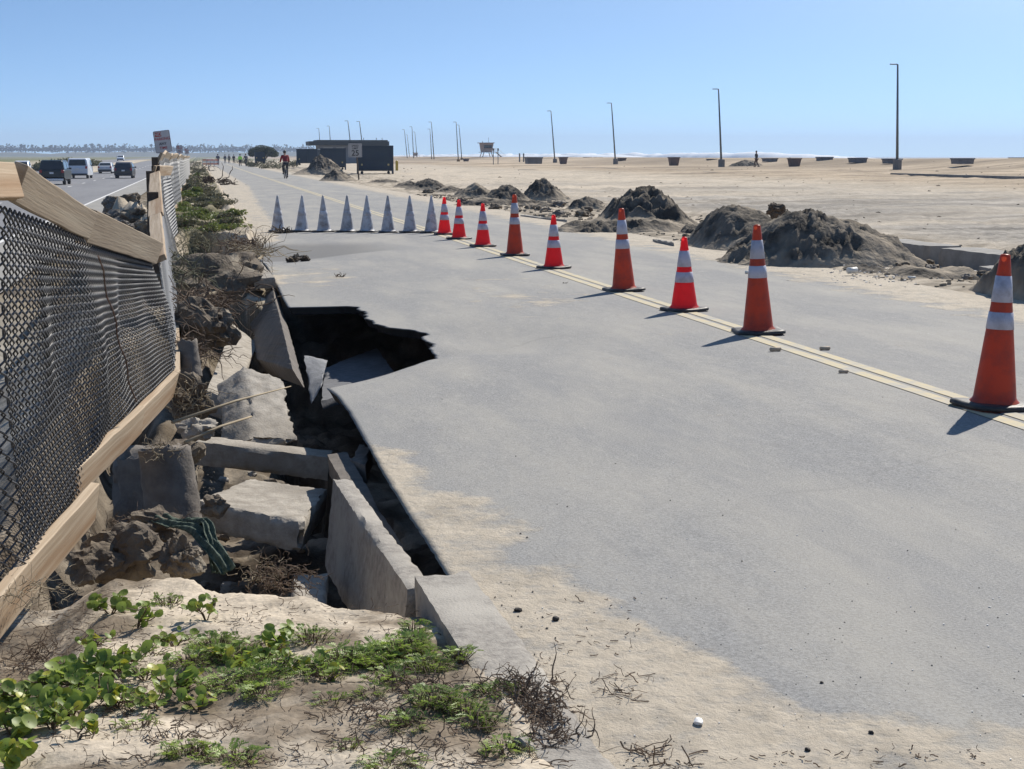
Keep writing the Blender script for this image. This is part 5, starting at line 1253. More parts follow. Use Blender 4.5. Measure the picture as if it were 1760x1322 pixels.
for i, (px, py, Y, r, h) in enumerate(((432, 287, 225, 1.4, .7), (470, 290, 190, 1.5, .8), (505, 288, 190, 1.3, 1.0), (460, 284, 240, 1.8, .9), (418, 281, 290, 2.0, .9))):
    c = at(px, py, 0); bush((c.x, c.y, 0), r, h, MOLV, 420, .09, 'dark low bush on the sandy verge, %s from the left near the dark tree' % ['second', 'fourth', 'fifth', 'third', 'first'][i], 'shrub', 'bushes on the far right verge', 400 + i)
# berm vegetation right of the fence
rr = random.Random(12); bi = 0
ordn = 'nearest'
desc = ['bushy', 'low', 'spreading', 'dense', 'ragged', 'rounded', 'thin', 'wispy']
spots = []
for px, py, m_, r, h in ((312, 372, MGRN, .34, .22), (335, 378, MGRN, .34, .20), (370, 385, MGRN, .40, .22), (395, 390, MGRN, .36, .22), (352, 360, MOLV, .36, .2), (325, 345, MGRN, .4, .25), (308, 335, MGRN, .35, .25), (360, 340, MOLV, .45, .24), (385, 362, MOLV, .36, .2), (345, 325, MOLV, .5, .25),
                         (375, 345, MOLV, .36, .2), (318, 318, MOLV, .5, .3), (345, 308, MOLV, .6, .3), (360, 318, MDRY, .3, .5), (335, 300, MOLV, .7, .35), (325, 290, MOLV, .9, .4), (345, 295, MOLV, .7, .35), (338, 283, MOLV, 1.0, .5), (330, 280, MOLV, 1.1, .5), (405, 400, MGRN, .25, .16), (300, 425, MOLV, .25, .2), (325, 430, MOLV, .25, .2), (350, 440, MOLV, .22, .16), (318, 455, MOLV, .22, .16), (385, 455, MOLV, .2, .14)):
    c = at(px, py, .12); z = gzp(c.x, c.y); c = at(px, py, max(-.5, z)); z = gzp(c.x, c.y)
    kind_ = {MGRN.name: 'fresh green', MOLV.name: 'grey olive', MDRY.name: 'dark brown dry'}[m_.name]
    spots.append((c, z, m_, r, h, kind_, px, py))
for (px, py, Y_) in [(rr.uniform(290, 405), rr.uniform(282, 400), 0) for _ in range(190)]:
    lim = 330 + (py - 275) * .62
    if px > lim or px < 300 + (330 - py) * .12: continue
    z = .12; c = at(px, py, z); z = gzp(c.x, c.y)
    if z < -.25 or c.x > .92 or c.x < -.62: continue
    c = at(px, py, z); z = gzp(c.x, c.y); m_ = MGRN if ((px < 345 and py > 335) or (py > 365)) and rr.random() < .7 or rr.random() < .15 else MOLV; sc_ = 1 + max(0, (c.y - 45) / 60)
    spots.append((c, z, m_, rr.uniform(.16, .36) * sc_, rr.uniform(.08, .22) * sc_, {MGRN.name: 'fresh green', MOLV.name: 'grey olive'}[m_.name], px, py))
counts = {}
_ones = ['first', 'second', 'third', 'fourth', 'fifth', 'sixth', 'seventh', 'eighth', 'ninth']
ORD = ['nearest'] + _ones[1:] + ['tenth', 'eleventh', 'twelfth', 'thirteenth', 'fourteenth', 'fifteenth', 'sixteenth', 'seventeenth', 'eighteenth', 'nineteenth']
for t_, e_ in (('twenty', 'twentieth'), ('thirty', 'thirtieth'), ('forty', 'fortieth'), ('fifty', 'fiftieth'), ('sixty', 'sixtieth'), ('seventy', 'seventieth'), ('eighty', 'eightieth'), ('ninety', 'ninetieth')): ORD += [e_] + [t_ + '-' + o_ for o_ in _ones]
for i, (c, z, m_, r, h, kind_, px, py) in enumerate(sorted(spots, key=lambda t: t[0].y)):
    k = counts[kind_] = counts.get(kind_, 0) + 1
    o_ = ORD[k - 1] + (' nearest' if k > 1 else '')
    bush((c.x, c.y, z - .02), r, h, m_, 700 if c.y < 60 else 360, .022 if c.y < 45 else .045, '%s of the %s plants on the verge between far fence and road' % (o_, kind_) if kind_ != 'dark brown dry' else 'dark brown dry bush at the road edge beyond the green plants', 'plant', 'plants on the far verge', 500 + i, 'verge_plant')

# ------------------------------------------------------------------ roots, twigs, litter
def twig_path(p, d, L, n, wob, rr, grav=0.0):
    pts = [Vector(p)]; d = Vector(d).normalized()
    for k in range(n):
        d = (d + Vector((rr.gauss(0, wob), rr.gauss(0, wob), rr.gauss(0, wob) - grav))).normalized(); pts.append(pts[-1] + d * (L / n))
    return pts
def tangle(c, rx, ry, rz_, n, L, r, m, label, cat, group, seed, name='root_tangle', updir=.2, wob=.45):
    rr = random.Random(seed); mb = MB()
    for _ in range(n):
        p = Vector((c[0] + rr.gauss(0, .45) * rx, c[1] + rr.gauss(0, .45) * ry, c[2] + rr.uniform(0, 1) ** 2 * rz_))
        a = rr.uniform(0, 6.28); pts = twig_path(p, (math.cos(a), math.sin(a), rr.uniform(-.3, 1) * updir), L * rr.uniform(.4, 1.4), 7, wob, rr, .04)
        r0 = r * rr.uniform(.5, 1.5); mb.tube(pts, [r0 * (1 - .1 * k) for k in range(8)], 4)
    return tag(mb.build(name, m), label, cat, group)
TG = 'tangles of roots and dry brush'
tl = [((485, 1000), 6.25, .16, .15, .12, 150, .10, .0022, MDRY, 'dry root tangle at the edge of the pit left of the leaning kerb wall'),
      ((455, 985), 6.4, .10, .1, .08, 60, .09, .002, MSTRAW, 'straw coloured roots draped over the sand rim by the green cloth'),
      ((235, 905), 6.8, .22, .15, .06, 110, .10, .002, MDRY, 'fine roots covering the layered clod beside the fence board'),
      ((290, 775), 7.8, .14, .12, .05, 70, .09, .0022, MSTRAW, 'pale roots heaped on top of the big round footing'),
      ((335, 610), 11.8, .25, .3, .2, 110, .25, .004, MDRY, 'brown roots hanging behind the small footing'),
      ((330, 690), 9.9, .10, .15, .14, 90, .2, .003, MSTRAW, 'combed straw under the corner of the lit bottom board'),
      ((345, 530), 14.0, .35, .9, .2, 200, .4, .005, MDRY, 'thick dark root mass along the fence foot'),
      ((325, 470), 17.0, .28, 1.2, .2, 170, .4, .005, MOLV, 'olive brush hanging from the bank below the fence'),
      ((375, 490), 17.5, .3, .8, .25, 120, .45, .007, MDRY, 'brown roots in front of the small pale kerb cap'),
      ((420, 425), 21.5, .25, .6, .16, 110, .4, .007, MDRY, 'tangle of sticks where the bank meets the road edge'),
      ((440, 430), 20.5, .2, .7, .08, 60, .5, .006, MSTRAW, 'straw strands curling over the broken road edge'),
      ((345, 415), 26.0, .5, .6, .3, 120, .3, .006, MOLV, 'dry brush hanging over the far dark bank'),
      ((920, 1235), 4.15, .10, .16, .04, 200, .10, .0022, MDRY, 'dark root tangle spilling over the buried kerb in the foreground'),
      ((880, 1190), 4.5, .07, .1, .04, 60, .09, .002, MDRY, 'small root tangle on the kerb top above the bigger one'),
      ((960, 1300), 3.9, .08, .05, .02, 50, .10, .0022, MDRY, 'roots at the bottom edge of the view over the buried kerb'),
      ((650, 1230), 4.3, .16, .09, .03, 70, .08, .0018, MDRY, 'dark roots scattered in the middle of the foreground sand'),
      ((720, 1190), 4.4, .10, .08, .03, 60, .08, .0018, MDRY, 'roots beneath the green feathery plants by the kerb'),
      ((300, 1270), 4.0, .2, .07, .02, 70, .08, .0016, MDRY, 'thin dark roots on the foreground sand at the bottom'),
      ((80, 1090), 4.8, .17, .15, .03, 140, .10, .0018, MDRY, 'brown litter of twigs under the lowest fence board'),
      ((200, 1220), 4.2, .14, .08, .02, 70, .09, .0016, MDRY, 'twigs under the round leaved plants'),
      ((60, 1010), 5.2, .2, .15, .02, 80, .10, .0016, MSTRAW, 'pale stalks lying behind the fence board')]
for i, (pp, Y, rx, ry, rz_, n_, L, r, m_, lab) in enumerate(tl):
    if Y < 7 and pp[1] > 1020:
        c = at(pp[0], pp[1], .05); c = at(pp[0], pp[1], gzp(c.x, c.y)); c.z = max(gzp(c.x, c.y), .04 if c.x > .7 else -9)
    else: c = P(pp[0], pp[1] + 8, Y)
    tangle(c, rx, ry, rz_, n_, L, r, m_, lab, 'roots', TG, 600 + i, updir=.4 if Y < 7 else .8)
# two long reeds
for i, (a, b) in enumerate(((P(296, 726, 8.3), P(500, 664, 9.4)), (P(318, 760, 8.4), P(432, 716, 9.2)))):
    m = MB(); m.tube([a, a.lerp(b, .5) + Vector((0, 0, .012)), b], [.009, .0075, .003 if i == 0 else .006], 7); tag(m.build('reed', MSTRAW, smooth=True), ['long upper reed stretching across the pit to the bright block', 'shorter lower reed below the long one'][i], 'reed', 'reeds lying across the pit')
m = MB(); m.tube([P(318, 515, 15), P(372, 503, 15.5)], .016, 6); m.tube([P(350, 509, 15.3), P(362, 512, 15.2)], .01, 5); tag(m.build('stick', MSTRAW), 'brown stick lying on the roots along the fence foot', 'stick')
m = MB(); m.tube([P(345, 600, 13), P(395, 545, 14)], .012, 5); tag(m.build('stick', MDRY), 'thin dark stick across the black gap behind the wedge block', 'stick')
m = MB(); m.tube([P(402, 478, 19), P(452, 440, 20.5)], .02, 6); tag(m.build('stick', MSTRAW), 'pale stick leaning to the small kerb cap', 'stick')

# stray twigs and grit: uncountable litter
rr = random.Random(77); mb = MB()
def scatter(n, pxr, pyr, Lr, r, dens=None, z=None):
    for _ in range(n):
        px, py = rr.uniform(*pxr), rr.uniform(*pyr)
        if dens and not dens(px, py): continue
        c = at(px, py, .02)
        if c.x > .93: zz = float(road_z(np.array([c.x]), np.array([c.y]))[0]) + .002
        elif c.x > .70 and c.y < 5.3: zz = .05
        else: zz = gzp(c.x, c.y)
        c = at(px, py, zz) + Vector((0, 0, .003)); a = rr.uniform(0, 6.28)
        pts = twig_path(c, (math.cos(a), math.sin(a), .05), rr.uniform(*Lr), 5, .35, rr)
        for p in pts: p.z = max(p.z, zz + .002)
        mb.tube(pts, r * rr.uniform(.5, 1.5), 4)
scatter(1500, (0, 720), (1040, 1322), (.008, .05), .0009)
scatter(500, (0, 260), (1000, 1322), (.01, .06), .0011)
scatter(500, (560, 960), (1150, 1322), (.01, .07), .0011)
scatter(260, (700, 960), (1160, 1322), (.015, .08), .0011)
scatter(50, (930, 1100), (1030, 1200), (.008, .04), .0013)
scatter(26, (1080, 1200), (1280, 1322), (.02, .09), .0016)
scatter(60, (1080, 1700), (1290, 1322), (.005, .03), .0012)
scatter(26, (1030, 1110), (1160, 1210), (.03, .08), .0012)
tag(mb.build('twig_litter', MDRY), 'loose dark twigs strewn over the foreground sand', 'twigs', kind='stuff')
mb = MB()
def grit(n, pxr, pyr, sr):
    for _ in range(n):
        px, py = rr.uniform(*pxr), rr.uniform(*pyr); c = at(px, py, .02)
        if c.x > .93: zz = float(road_z(np.array([c.x]), np.array([c.y]))[0])
        else: zz = gzp(c.x, c.y)
        c = at(px, py, zz); s = rr.uniform(*sr); a = rr.uniform(0, 3)
        q = c + Vector((0, 0, s * .25)); V6 = [q + Vector((math.cos(a + t * 1.257), math.sin(a + t * 1.257), rr.uniform(-.3, .1))) * s * rr.uniform(.35, .7) for t in range(5)] + [q + Vector((0, 0, s * rr.uniform(.3, .55)))]
        i0 = len(mb.v); mb.v += [tuple(v_) for v_ in V6]; mb.f += [(i0 + t, i0 + (t + 1) % 5, i0 + 5) for t in range(5)]
grit(260, (0, 960), (1000, 1322), (.003, .010)); grit(160, (860, 1760), (1000, 1322), (.002, .006)); grit(25, (700, 1760), (560, 1000), (.003, .010)); grit(90, (320, 370), (790, 850), (.008, .022)); pass
tag(mb.build('grit', mat('grit', (.22, .19, .15), .9, (.10, .085, .07), 300, rnd=0)), 'scattered grit and shell bits on sand and road', 'grit', kind='stuff')
rr2 = random.Random(5); mb = MB()
for _ in range(170):
    px, py = rr2.uniform(700, 1760), rr2.uniform(560, 1300); c = at(px, py, .02)
    if c.x < 1.0: continue
    c.z = float(road_z(np.array([c.x]), np.array([c.y]))[0]) + .002; s = rr2.uniform(.002, .0045); mb.box(c, (s, s, s * .6))
tag(mb.build('shell_specks', mat('white_shell', (.8, .78, .74), .4)), 'tiny white shell specks on the asphalt', 'shell bits', kind='stuff')

# kelp / debris clumps on the road
KG = 'dark debris clumps on the road'
for i, (px, py, s, n_, lab) in enumerate(((488, 401, .16, 60, 'tangle of kelp at the feet of the two leftmost white cones'), (583, 477, .06, 12, 'small dark clump on the sandy patch of road'), (424, 455, .10, 20, 'small black lump at the road edge behind the kerb cap'), (972, 490, .035, 10, 'small dark stone on the road left of a short red cone'), (385, 318, .9, 26, 'long dark seaweed heap far up the road on the left'), (345, 328, .5, 16, 'seaweed heap at the verge edge far up the road'), (352, 294, 1.4, 20, 'distant seaweed heap beyond the brown dry bush'))):
    c = at(px, py, .0); tangle((c.x, c.y, .01), s, s * .8, s * .35, n_, s * 1.2, s * .10 if s < .5 else .03, mat('kelp', (.045, .03, .018), .8, (.10, .07, .045), 8), lab, 'debris', KG, 700 + i, name='debris_clump', updir=.5)
for i, (px, py, s_, lab) in enumerate(((502, 444, (.085, .07, .06), 'left lobe of the brown debris clump on the dark patch of road'), (524, 442, (.08, .06, .05), 'right lobe of the brown debris clump on the dark patch of road'), (511, 439, (.07, .05, .06), 'pale brown middle of the debris clump on the dark patch of road'))):
    c = at(px, py, .0); rock('debris_clump', (c.x, c.y, float(road_z(np.array([c.x]), np.array([c.y]))[0]) + .03), s_, mat('kelp', (.045, .03, .018), .8, (.10, .07, .045), 8) if i < 2 else MDIRT, lab, 'debris', KG, 160 + i, sub=4, amp=.5, fr=2.2)
for i, (px, py, s, lab) in enumerate(((908, 1172, .017, 'left of two black seed lumps beside the foreground kerb'), (919, 1174, .016, 'right of two black seed lumps beside the foreground kerb'), (1497, 1265, .008, 'black pebble near the bottom right'), (1412, 1178, .006, 'tiny black pebble alone on the asphalt at the right'), (1388, 1294, .009, 'round black pebble at the bottom by the sand fringe'), (890, 1052, .014, 'dark pebble on the sandy strip left of a twig'), (955, 1068, .014, 'dark pebble on the sandy strip right of a twig'))):
    c = at(px, py, .0); rock('pebble', (c.x, c.y, float(road_z(np.array([c.x]), np.array([c.y]))[0]) + s * .4), (s, s * .8, s * .6), mat('black_stone', (.03, .024, .02), .8), lab, 'pebble', 'dark pebbles on the road', 60 + i, sub=2)
c = at(1200, 1247, 0); rock('shell', (c.x, c.y, .010), (.019, .012, .009), MAT['white_shell'], 'white shell on the sand fringe near the bottom', 'shell', None, 81, sub=2)
c = at(70, 1275, 0); rock('shell', (c.x, c.y, gzp(c.x, c.y) + .02), (.016, .01, .009), MAT['white_shell'], 'white shell among the round leaved plants', 'shell', None, 82, sub=2)
for i, (px, py, a, L, lab) in enumerate(((1333, 602, .2, .10, 'pale wrapper just below the double yellow line'), (1418, 600, .1, .09, 'pale wrapper just above the double yellow line'), (1450, 639, -.1, .07, 'thin wrapper lying between the yellow lines'), (1465, 470, .2, .15, 'white plastic bottle on the churned shoulder'), (1287, 468, .4, .12, 'scrap of white paper behind the tall cone'), (1567, 478, -.5, .10, 'thin white strip on the churned shoulder'))):
    c = at(px, py, .03); z = float(road_z(np.array([c.x]), np.array([c.y]))[0]) if c.x < 8 else max(.02, gzp(c.x, c.y))
    m = MB(); r_ = L * (.28 if i == 3 else .16); m.tube([Vector((c.x, c.y, z + r_)) + Vector((math.cos(a) * L * t, math.sin(a) * L * t, .1 * r_)) for t in (-.5, -.45, 0, .4, .5)], [r_ * .6, r_, r_ * .9, r_ * 1.05, r_ * .4], 8)
    tag(m.build('litter', mat('pale_plastic', (.7, .68, .62), .5) if i > 2 else mat('cardboard', (.45, .36, .26), .8), smooth=True), lab, 'litter', 'litter on the road and shoulder')

rr = random.Random(37); mb = MB()
for _ in range(420):
    Y_ = 14 * (10 ** rr.uniform(0, 1.15)); X_ = 9 + (Y_ * .62 + 3) * rr.random(); z = gzp(X_, Y_); s = rr.uniform(.01, .05) ** 1.0 * (1 + Y_ / 60)
    if z < -.4: continue
    a = rr.uniform(0, 6.28); mb.tube([(X_, Y_, z + .004), (X_ + math.cos(a) * s, Y_ + math.sin(a) * s, z + s * .25), (X_ + math.cos(a + .5) * 2 * s, Y_ + math.sin(a + .5) * 2 * s, z + .004)], [s * .1, s * .22, s * .1], 4)
tag(mb.build('beach_wrack', mat('wrack', (.10, .075, .05), .9, (.22, .18, .13), .8)), 'small dark seaweed and driftwood bits strewn over the beach', 'seaweed bits', kind='stuff')

# white scraps and salt crust on the shoulder
rr = random.Random(31); mb = MB()
for _ in range(240):
    px, py = rr.gauss(1530, 55), rr.gauss(468, 8); c = at(px, py, .03); z = max(0, gzp(c.x, c.y)); s = rr.uniform(.008, .035)
    mb.box(Vector((c.x, c.y, z + .008)), (s, s * .7, s * .3), Matrix.Rotation(rr.uniform(0, 3), 3, 'Z') @ Matrix.Rotation(rr.uniform(-.4, .4), 3, 'X'))
tag(mb.build('white_rubble', mat('white_crumbs', (.62, .60, .57), .8, (.45, .43, .4), 20)), 'crumbled white rubble strewn at the foot of the widest sand pile', 'rubble', kind='stuff')
rr = random.Random(32); mb = MB()
for _ in range(1700):
    X_ = 7.9 + 4.5 * rr.random() ** 1.4; Y_ = rr.uniform(12, 60); s = rr.uniform(.012, .07) * (1 + (Y_ > 30) * .7); z = gzp(X_, Y_)
    mb.box(Vector((X_, Y_, z + s * .1)), (s, s * rr.uniform(.6, 1), s * .5), Matrix.Rotation(rr.uniform(0, 3), 3, 'Z') @ Matrix.Rotation(rr.uniform(-.5, .5), 3, 'Y'))
tag(mb.build('shoulder_clods', MPILE), 'small clods strewn over the churned sandy shoulder', 'clods', kind='stuff')

# ------------------------------------------------------------------ green cloth
MCLO = mat('green_cloth', (.035, .062, .042), .8, (.15, .19, .14), 16, 8, stretch=(1, 3, 1), bump=.8, bscale=60, lo=.45, hi=.75)
def ribbon(path, wd, n=14, th=.006, seed=0):
    pts = [Vector(p) for p in path]; mb = MB(); M_ = 40
    def cr(t):
        f = t * (len(pts) - 1); i = min(int(f), len(pts) - 2); u_ = f - i; a = pts[max(0, i - 1)]; b = pts[i]; c_ = pts[i + 1]; d = pts[min(len(pts) - 1, i + 2)]
        return .5 * ((2 * b) + (c_ - a) * u_ + (2 * a - 5 * b + 4 * c_ - d) * u_ ** 2 + (3 * b - a - 3 * c_ + d) * u_ ** 3)
    for k in range(M_ + 1):
        p = cr(k / M_); d = (cr(min(1, k / M_ + .02)) - cr(max(0, k / M_ - .02))).normalized(); sd_ = d.cross(Vector((.2, -.7, .7))).normalized(); nn = sd_.cross(d)
        for j in range(n + 1):
            u_ = j / n - .5; ww = wd * (1 - .35 * abs(k / M_ - .4))
            mb.v.append(tuple(p + sd_ * u_ * ww + nn * (.006 * math.sin(u_ * 13 + seed + k * .2) + .014 * mn.noise(Vector((u_ * 3, k * .16, seed))) + .005 * mn.noise(Vector((u_ * 11, k * .5, seed))))))
    for k in range(M_):
        for j in range(n): i = k * (n + 1) + j; mb.f.append((i, i + 1, i + n + 2, i + n + 1))
    o = mb.build('cloth', MCLO, smooth=True); md = o.modifiers.new('s', 'SOLIDIFY'); md.thickness = .003; return o
o1 = ribbon([P(272, 888, 6.75), P(300, 900, 6.6), P(335, 905, 6.45), P(362, 935, 6.3), P(392, 982, 6.2)], .085)
tag(o1, 'torn dark green cloth draped over the dirt at the pit rim', 'cloth')
o2 = ribbon([P(318, 893, 6.62), P(352, 895, 6.45), P(362, 925, 6.33), P(372, 985, 6.22)], .05, seed=3); o2.name = 'loose_strip'
o2.parent = o1

# ------------------------------------------------------------------ foreground plants
MRL = mat('succulent_leaf', (.31, .39, .075), .5, (.19, .28, .055), 14, trans=.45, rnd=.15); MYL = mat('yellowing_leaf', (.42, .40, .04), .45, (.30, .33, .04), 10, trans=.3)
MFE = mat('feathery_leaf', (.36, .46, .10), .5, (.20, .31, .065), 18, trans=.38, rnd=.12); MST = mat('reddish_stem', (.13, .085, .05), .7)
def leaf(mb, c, nrm, r, rr, el=1.0):
    nrm = Vector(nrm).normalized(); a = nrm.orthogonal().normalized(); ang = rr.uniform(0, 6.28); b = nrm.cross(a); a, b = a * math.cos(ang) + b * math.sin(ang), b * math.cos(ang) - a * math.sin(ang)
    i = len(mb.v); mb.v.append(tuple(Vector(c) - nrm * r * .12)); n = 10
    for ring_, (q, z) in enumerate(((.55, -.05), (1.0, .08))):
        for j in range(n):
            t = 2 * math.pi * j / n; k = q * (1 - (.10 if ring_ and j == 0 else 0)) * (1 + .04 * math.sin(3 * t + ang)); mb.v.append(tuple(Vector(c) + (a * math.cos(t) * el + b * math.sin(t)) * r * k + nrm * r * z))
    for j in range(n):
        mb.f.append((i, i + 1 + j, i + 1 + (j + 1) % n)); mb.f.append((i + 1 + j, i + 1 + n + j, i + 1 + n + (j + 1) % n, i + 1 + (j + 1) % n))
def round_plant(px, py, n, spread, h, r, label, seed, yellow=0):
    c = at(px, py, .05); c = at(px, py, gzp(c.x, c.y)); z = gzp(c.x, c.y); rr = random.Random(seed)
    root = empty('round_leaved_plant', (c.x, c.y, z), 0, label=label, cat='plant', group='round leaved plants in the foreground sand')
    lf, st, yl = MB(), MB(), MB(); n = int(n * 1.5); spread *= 1.15
    ns = max(3, n // 6)
    for s_ in range(ns):
        a = rr.uniform(0, 6.28); d = Vector((math.cos(a) * spread * rr.uniform(.3, 1), math.sin(a) * spread * rr.uniform(.3, 1) * .8, h * rr.uniform(.45, 1.1)))
        path = [Vector((0, 0, -.01)), d * .4 + Vector((0, 0, .006)), d * .75, d]; st.tube(path, [.0028, .0024, .002, .0014], 5)
        for k in range(max(3, n // ns)):
            t = rr.uniform(.35, 1.05); p = d * t + Vector((rr.gauss(0, .012), rr.gauss(0, .012), rr.gauss(0, .006) + .004)); tip = p + Vector((rr.gauss(0, .012), rr.gauss(0, .012), rr.uniform(.0, .018)))
            st.tube([d * t, tip], [.0014, .001], 4)
            tgt = yl if rr.random() < yellow else lf
            leaf(tgt, tip, (rr.gauss(0, .55), rr.gauss(0, .55) - .35, .8), r * rr.uniform(.55, 1.15), rr, 1.1)
    lf.build('leaves', MRL, root, smooth=True); st.build('stems', MST, root, smooth=True)
    if yl.v: tag(yl.build('yellow_leaves', MYL, root, smooth=True), 'yellowing leaves')
    return root
rp = [(190, 1052, 26, .09, .05, .017, 'round leaved plant nearest the lowest fence board, highest on the sand', .03), (235, 1070, 16, .06, .07, .016, 'upright round leaved sprig right of the highest plant', .05), (300, 1090, 14, .06, .04, .014, 'sparse round leaved sprig left of the feathery patch', .1), (355, 1065, 16, .05, .07, .015, 'tall round leaved sprig behind the feathery patch', .1),
      (130, 1160, 34, .10, .05, .018, 'large flat round leaved clump in the left foreground', 0), (200, 1150, 34, .09, .06, .018, 'dense round leaved clump left of centre of the sand', .06), (60, 1200, 38, .10, .05, .018, 'round leaved clump near the left edge of the view', .03), (120, 1225, 34, .09, .05, .021, 'round leaved clump with the biggest leaf', .1), (200, 1215, 24, .07, .05, .017, 'round leaved clump beside the big leaved one', .08),
      (20, 1262, 30, .07, .05, .022, 'round leaved clump at the left edge with a yellow leaf', .25), (25, 1318, 14, .05, .05, .02, 'cut off clump with a bright yellow leaf in the bottom left corner', .4), (130, 1275, 8, .04, .03, .015, 'tiny yellow green sprig near the bottom left', .3), (305, 1185, 20, .06, .06, .017, 'two stemmed round leaved sprig in the middle of the sand', .15), (340, 1215, 12, .05, .03, .015, 'low sprig with a yellow leaf in front of the two stemmed one', .4),
      (490, 1115, 14, .05, .09, .020, 'tall round leaved sprig before the dark pit edge', .05), (410, 1150, 14, .06, .04, .015, 'low round leaved sprig in front of the feathery patch', .3), (345, 1300, 6, .04, .02, .01, 'tiny sprout at the bottom of the sand', .1), (560, 1170, 10, .05, .03, .012, 'small sprout in front of the green feathery mound', .3)]
rp += [(95, 1180, 30, .09, .04, .014, 'round leaved clump between the left foreground clumps, partly hidden', .05), (270, 1215, 22, .08, .04, .013, 'low round leaved clump right of the yellow leafed middle', .2), (165, 1185, 26, .08, .05, .015, 'small leaved clump behind the big leaved one', .05), (250, 1160, 22, .07, .05, .013, 'small leaved clump before the upright sprig', .1), (15, 1215, 26, .07, .05, .016, 'round leaved clump cut by the left edge', .05),
       (90, 1255, 24, .07, .04, .014, 'low clump in front of the big leaved one', .15), (385, 1130, 18, .06, .05, .013, 'round leaves poking out of the feathery patch', .1), (455, 1125, 20, .06, .06, .014, 'round leaved sprig at the right of the feathery patch', .15), (520, 1150, 18, .06, .05, .014, 'round leaved sprig left of the bushy mound', .2), (160, 1120, 16, .06, .03, .012, 'sparse sprig under the highest plant', .1)]
for i, a in enumerate(rp): round_plant(*a[:7], seed=800 + i, yellow=a[7])
def feather_plant(px, py, n, spread, h, L, label, seed, z=None):
    c = at(px, py, .05)
    zg = gzp(c.x, c.y) if z is None else z
    c = at(px, py, zg); zg = gzp(c.x, c.y) if z is None else z; rr = random.Random(seed)
    root = empty('feathery_plant', (c.x, c.y, zg), 0, label=label, cat='plant', group='feathery leaved plants in the foreground sand')
    lf, st = MB(), MB(); n = int(n * 1.35); spread *= 1.1
    for s_ in range(n):
        a = rr.uniform(0, 6.28); q = math.sqrt(rr.random()); o = Vector((math.cos(a) * spread * q, math.sin(a) * spread * q * .8, 0)); hh = h * rr.uniform(.2, 1) * (1.1 - .6 * q)
        b = o + Vector((rr.gauss(0, .01), rr.gauss(0, .01), hh)); st.tube([o * .7 + Vector((0, 0, -.01)), b], [.0018, .001], 4)
        d = Vector((math.cos(a) + rr.gauss(0, .6), math.sin(a) + rr.gauss(0, .6), rr.uniform(-.1, .9))).normalized(); Lf = L * rr.uniform(.6, 1.3)
        side = d.cross(Vector((0, 0, 1))).normalized(); upv = side.cross(d)
        K = 6; prev = b
        for k in range(1, K + 1):
            t = k / K; p = b + d * Lf * t - Vector((0, 0, Lf * .35 * t * t)); st.tube([prev, p], .0007, 3, cap=False); prev = p
            w0 = Lf * .34 * math.sin(math.pi * (t * .75 + .15))
            for sg in (-1, 1):
                tip = p + side * sg * w0 + d * w0 * .55 + upv * rr.gauss(0, .1) * w0; mid = p.lerp(tip, .55)
                wv = d * w0 * .20 + upv * w0 * .06; lf.quad(p, mid - wv, tip, mid + wv)
        tip = prev + d * Lf * .16; lf.quad(prev, prev.lerp(tip, .5) + side * Lf * .035, tip, prev.lerp(tip, .5) - side * Lf * .035)
    lf.build('leaves', MFE, root); st.build('stems', MST, root)
    return root
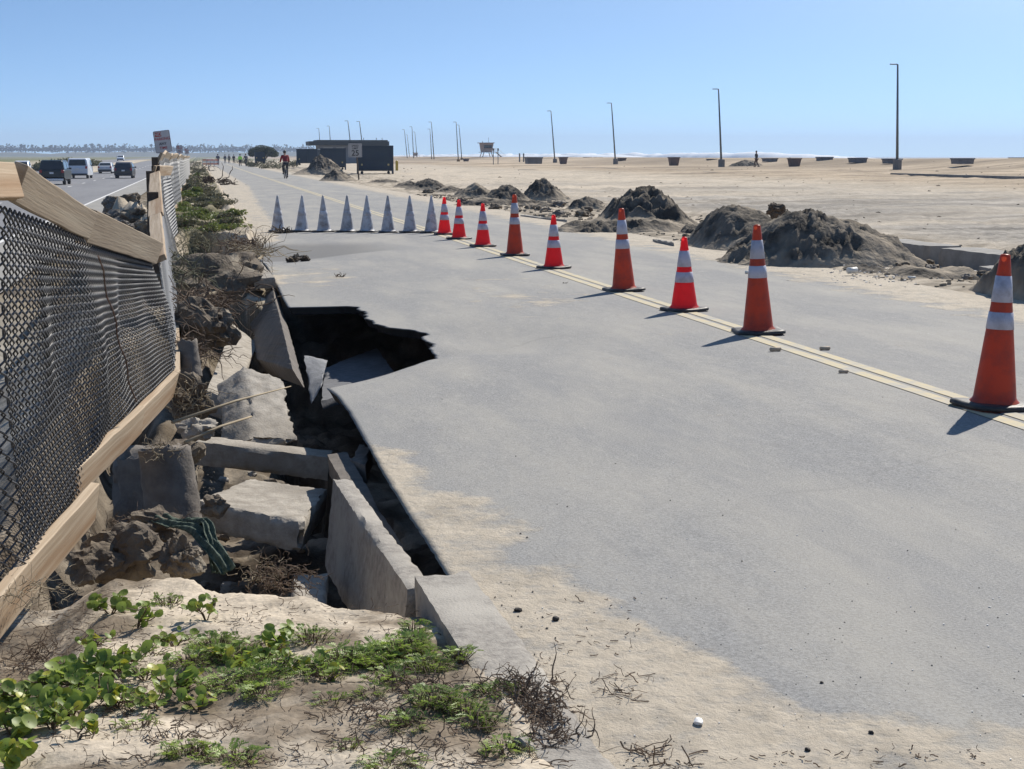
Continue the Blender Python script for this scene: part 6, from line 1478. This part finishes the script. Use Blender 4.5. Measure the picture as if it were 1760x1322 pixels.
fp = [(372, 1105, 110, .07, .045, .035, 'wide feathery patch in the middle of the sand, left part'), (405, 1125, 120, .07, .05, .035, 'wide feathery patch in the middle of the sand, right part'), (400, 1175, 70, .09, .025, .035, 'flat feathery growth in front of the wide patch'), (450, 1165, 60, .07, .03, .035, 'feathery growth between the wide patch and the kerb mound'), (455, 1190, 40, .05, .02, .04, 'thin feathery fringe on the sand below the wide patch'),
      (285, 1030, 40, .05, .03, .025, 'pale feathery tuft high on the sand near the dirt clods'), (535, 1092, 50, .05, .05, .03, 'feathery tuft at the dark edge of the pit'), (590, 1140, 110, .08, .05, .035, 'left end of the bushy feathery mound by the leaning kerb wall'), (640, 1135, 150, .08, .06, .038, 'thick middle of the bushy feathery mound by the leaning kerb wall'), (690, 1130, 150, .08, .07, .038, 'right half of the bushy feathery mound against the kerb'), (712, 1105, 70, .04, .10, .03, 'tallest feathery tuft standing against the kerb wall'), (735, 1150, 90, .06, .05, .035, 'feathery plant leaning on the near kerb'),
      (790, 1133, 36, .03, .04, .028, 'small feathery tuft growing on the kerb top'), (748, 1220, 90, .06, .06, .035, 'feathery plant in front of the near kerb'), (800, 1225, 40, .05, .04, .03, 'loose feathery sprigs beside the root tangle'), (850, 1195, 60, .05, .03, .03, 'yellowish feathery plant mixed with roots on the kerb'), (870, 1290, 40, .05, .03, .03, 'small feathery plant at the bottom beside the grey stone'), (600, 1290, 16, .02, .03, .02, 'tiny feathery sprout on the bare sand'),
      (670, 1316, 40, .06, .02, .03, 'feathery sprigs at the bottom edge of the view, in the centre'), (400, 1310, 50, .06, .03, .03, 'feathery sprigs at the bottom edge, left part'), (320, 1300, 50, .05, .04, .03, 'feathery plant at the bottom edge beside the thin roots'), (170, 1190, 50, .06, .02, .03, 'feathery leaves mixed into the round leaved clumps'), (640, 1190, 26, .04, .02, .025, 'sparse feathery sprigs below the bushy mound'), (250, 1120, 30, .05, .02, .02, 'small feathery leaves beside the upright round leaved sprig')]
fp += [(330, 1140, 80, .07, .03, .03, 'feathery growth left of the middle sprigs'), (480, 1150, 70, .07, .04, .032, 'feathery growth joining the patch and the bushy mound'), (540, 1160, 70, .07, .04, .032, 'feathery growth at the left foot of the bushy mound'), (110, 1205, 60, .07, .03, .028, 'fine feathery leaves under the left round leaved clumps'), (60, 1235, 50, .07, .03, .028, 'fine feathery leaves at the lower left'), (670, 1170, 70, .06, .03, .03, 'feathery growth before the bushy mound, right side'),
       (820, 1240, 50, .05, .03, .03, 'feathery sprigs in the roots near the kerb end'), (700, 1250, 50, .06, .03, .028, 'flat feathery sprigs on the twiggy sand'), (570, 1205, 24, .05, .02, .025, 'thin feathery sprigs on the open sand'), (240, 1250, 30, .05, .02, .025, 'thin feathery sprigs near the bottom left')]
for i, a in enumerate(fp): feather_plant(*a, seed=900 + i, z=.05 if (a[0] in (790, 850)) else None)
c = at(900, 1300, .03); rock('stone', (c.x, c.y, .06), (.028, .02, .018), MCONC2, 'rounded grey stone among the roots at the bottom of the kerb', 'stone', None, 91, sub=3)

# ------------------------------------------------------------------ haze
mh = bpy.data.materials.new('haze_air'); mh.use_nodes = True; hn = mh.node_tree.nodes; hn.clear()
ho = hn.new('ShaderNodeOutputMaterial'); hv = hn.new('ShaderNodeVolumePrincipled'); hv.inputs['Color'].default_value = (.62, .76, 1, 1); hv.inputs['Density'].default_value = 0.00022; hv.inputs['Anisotropy'].default_value = .2
mh.node_tree.links.new(hv.outputs[0], ho.inputs['Volume'])
mb = MB(); mb.box((500, 700, 35), (10600, 11400, 95)); hz_o = mb.build('haze', mh); tag(hz_o, kind='stuff', label='thin pale blue sea haze over the whole beach')
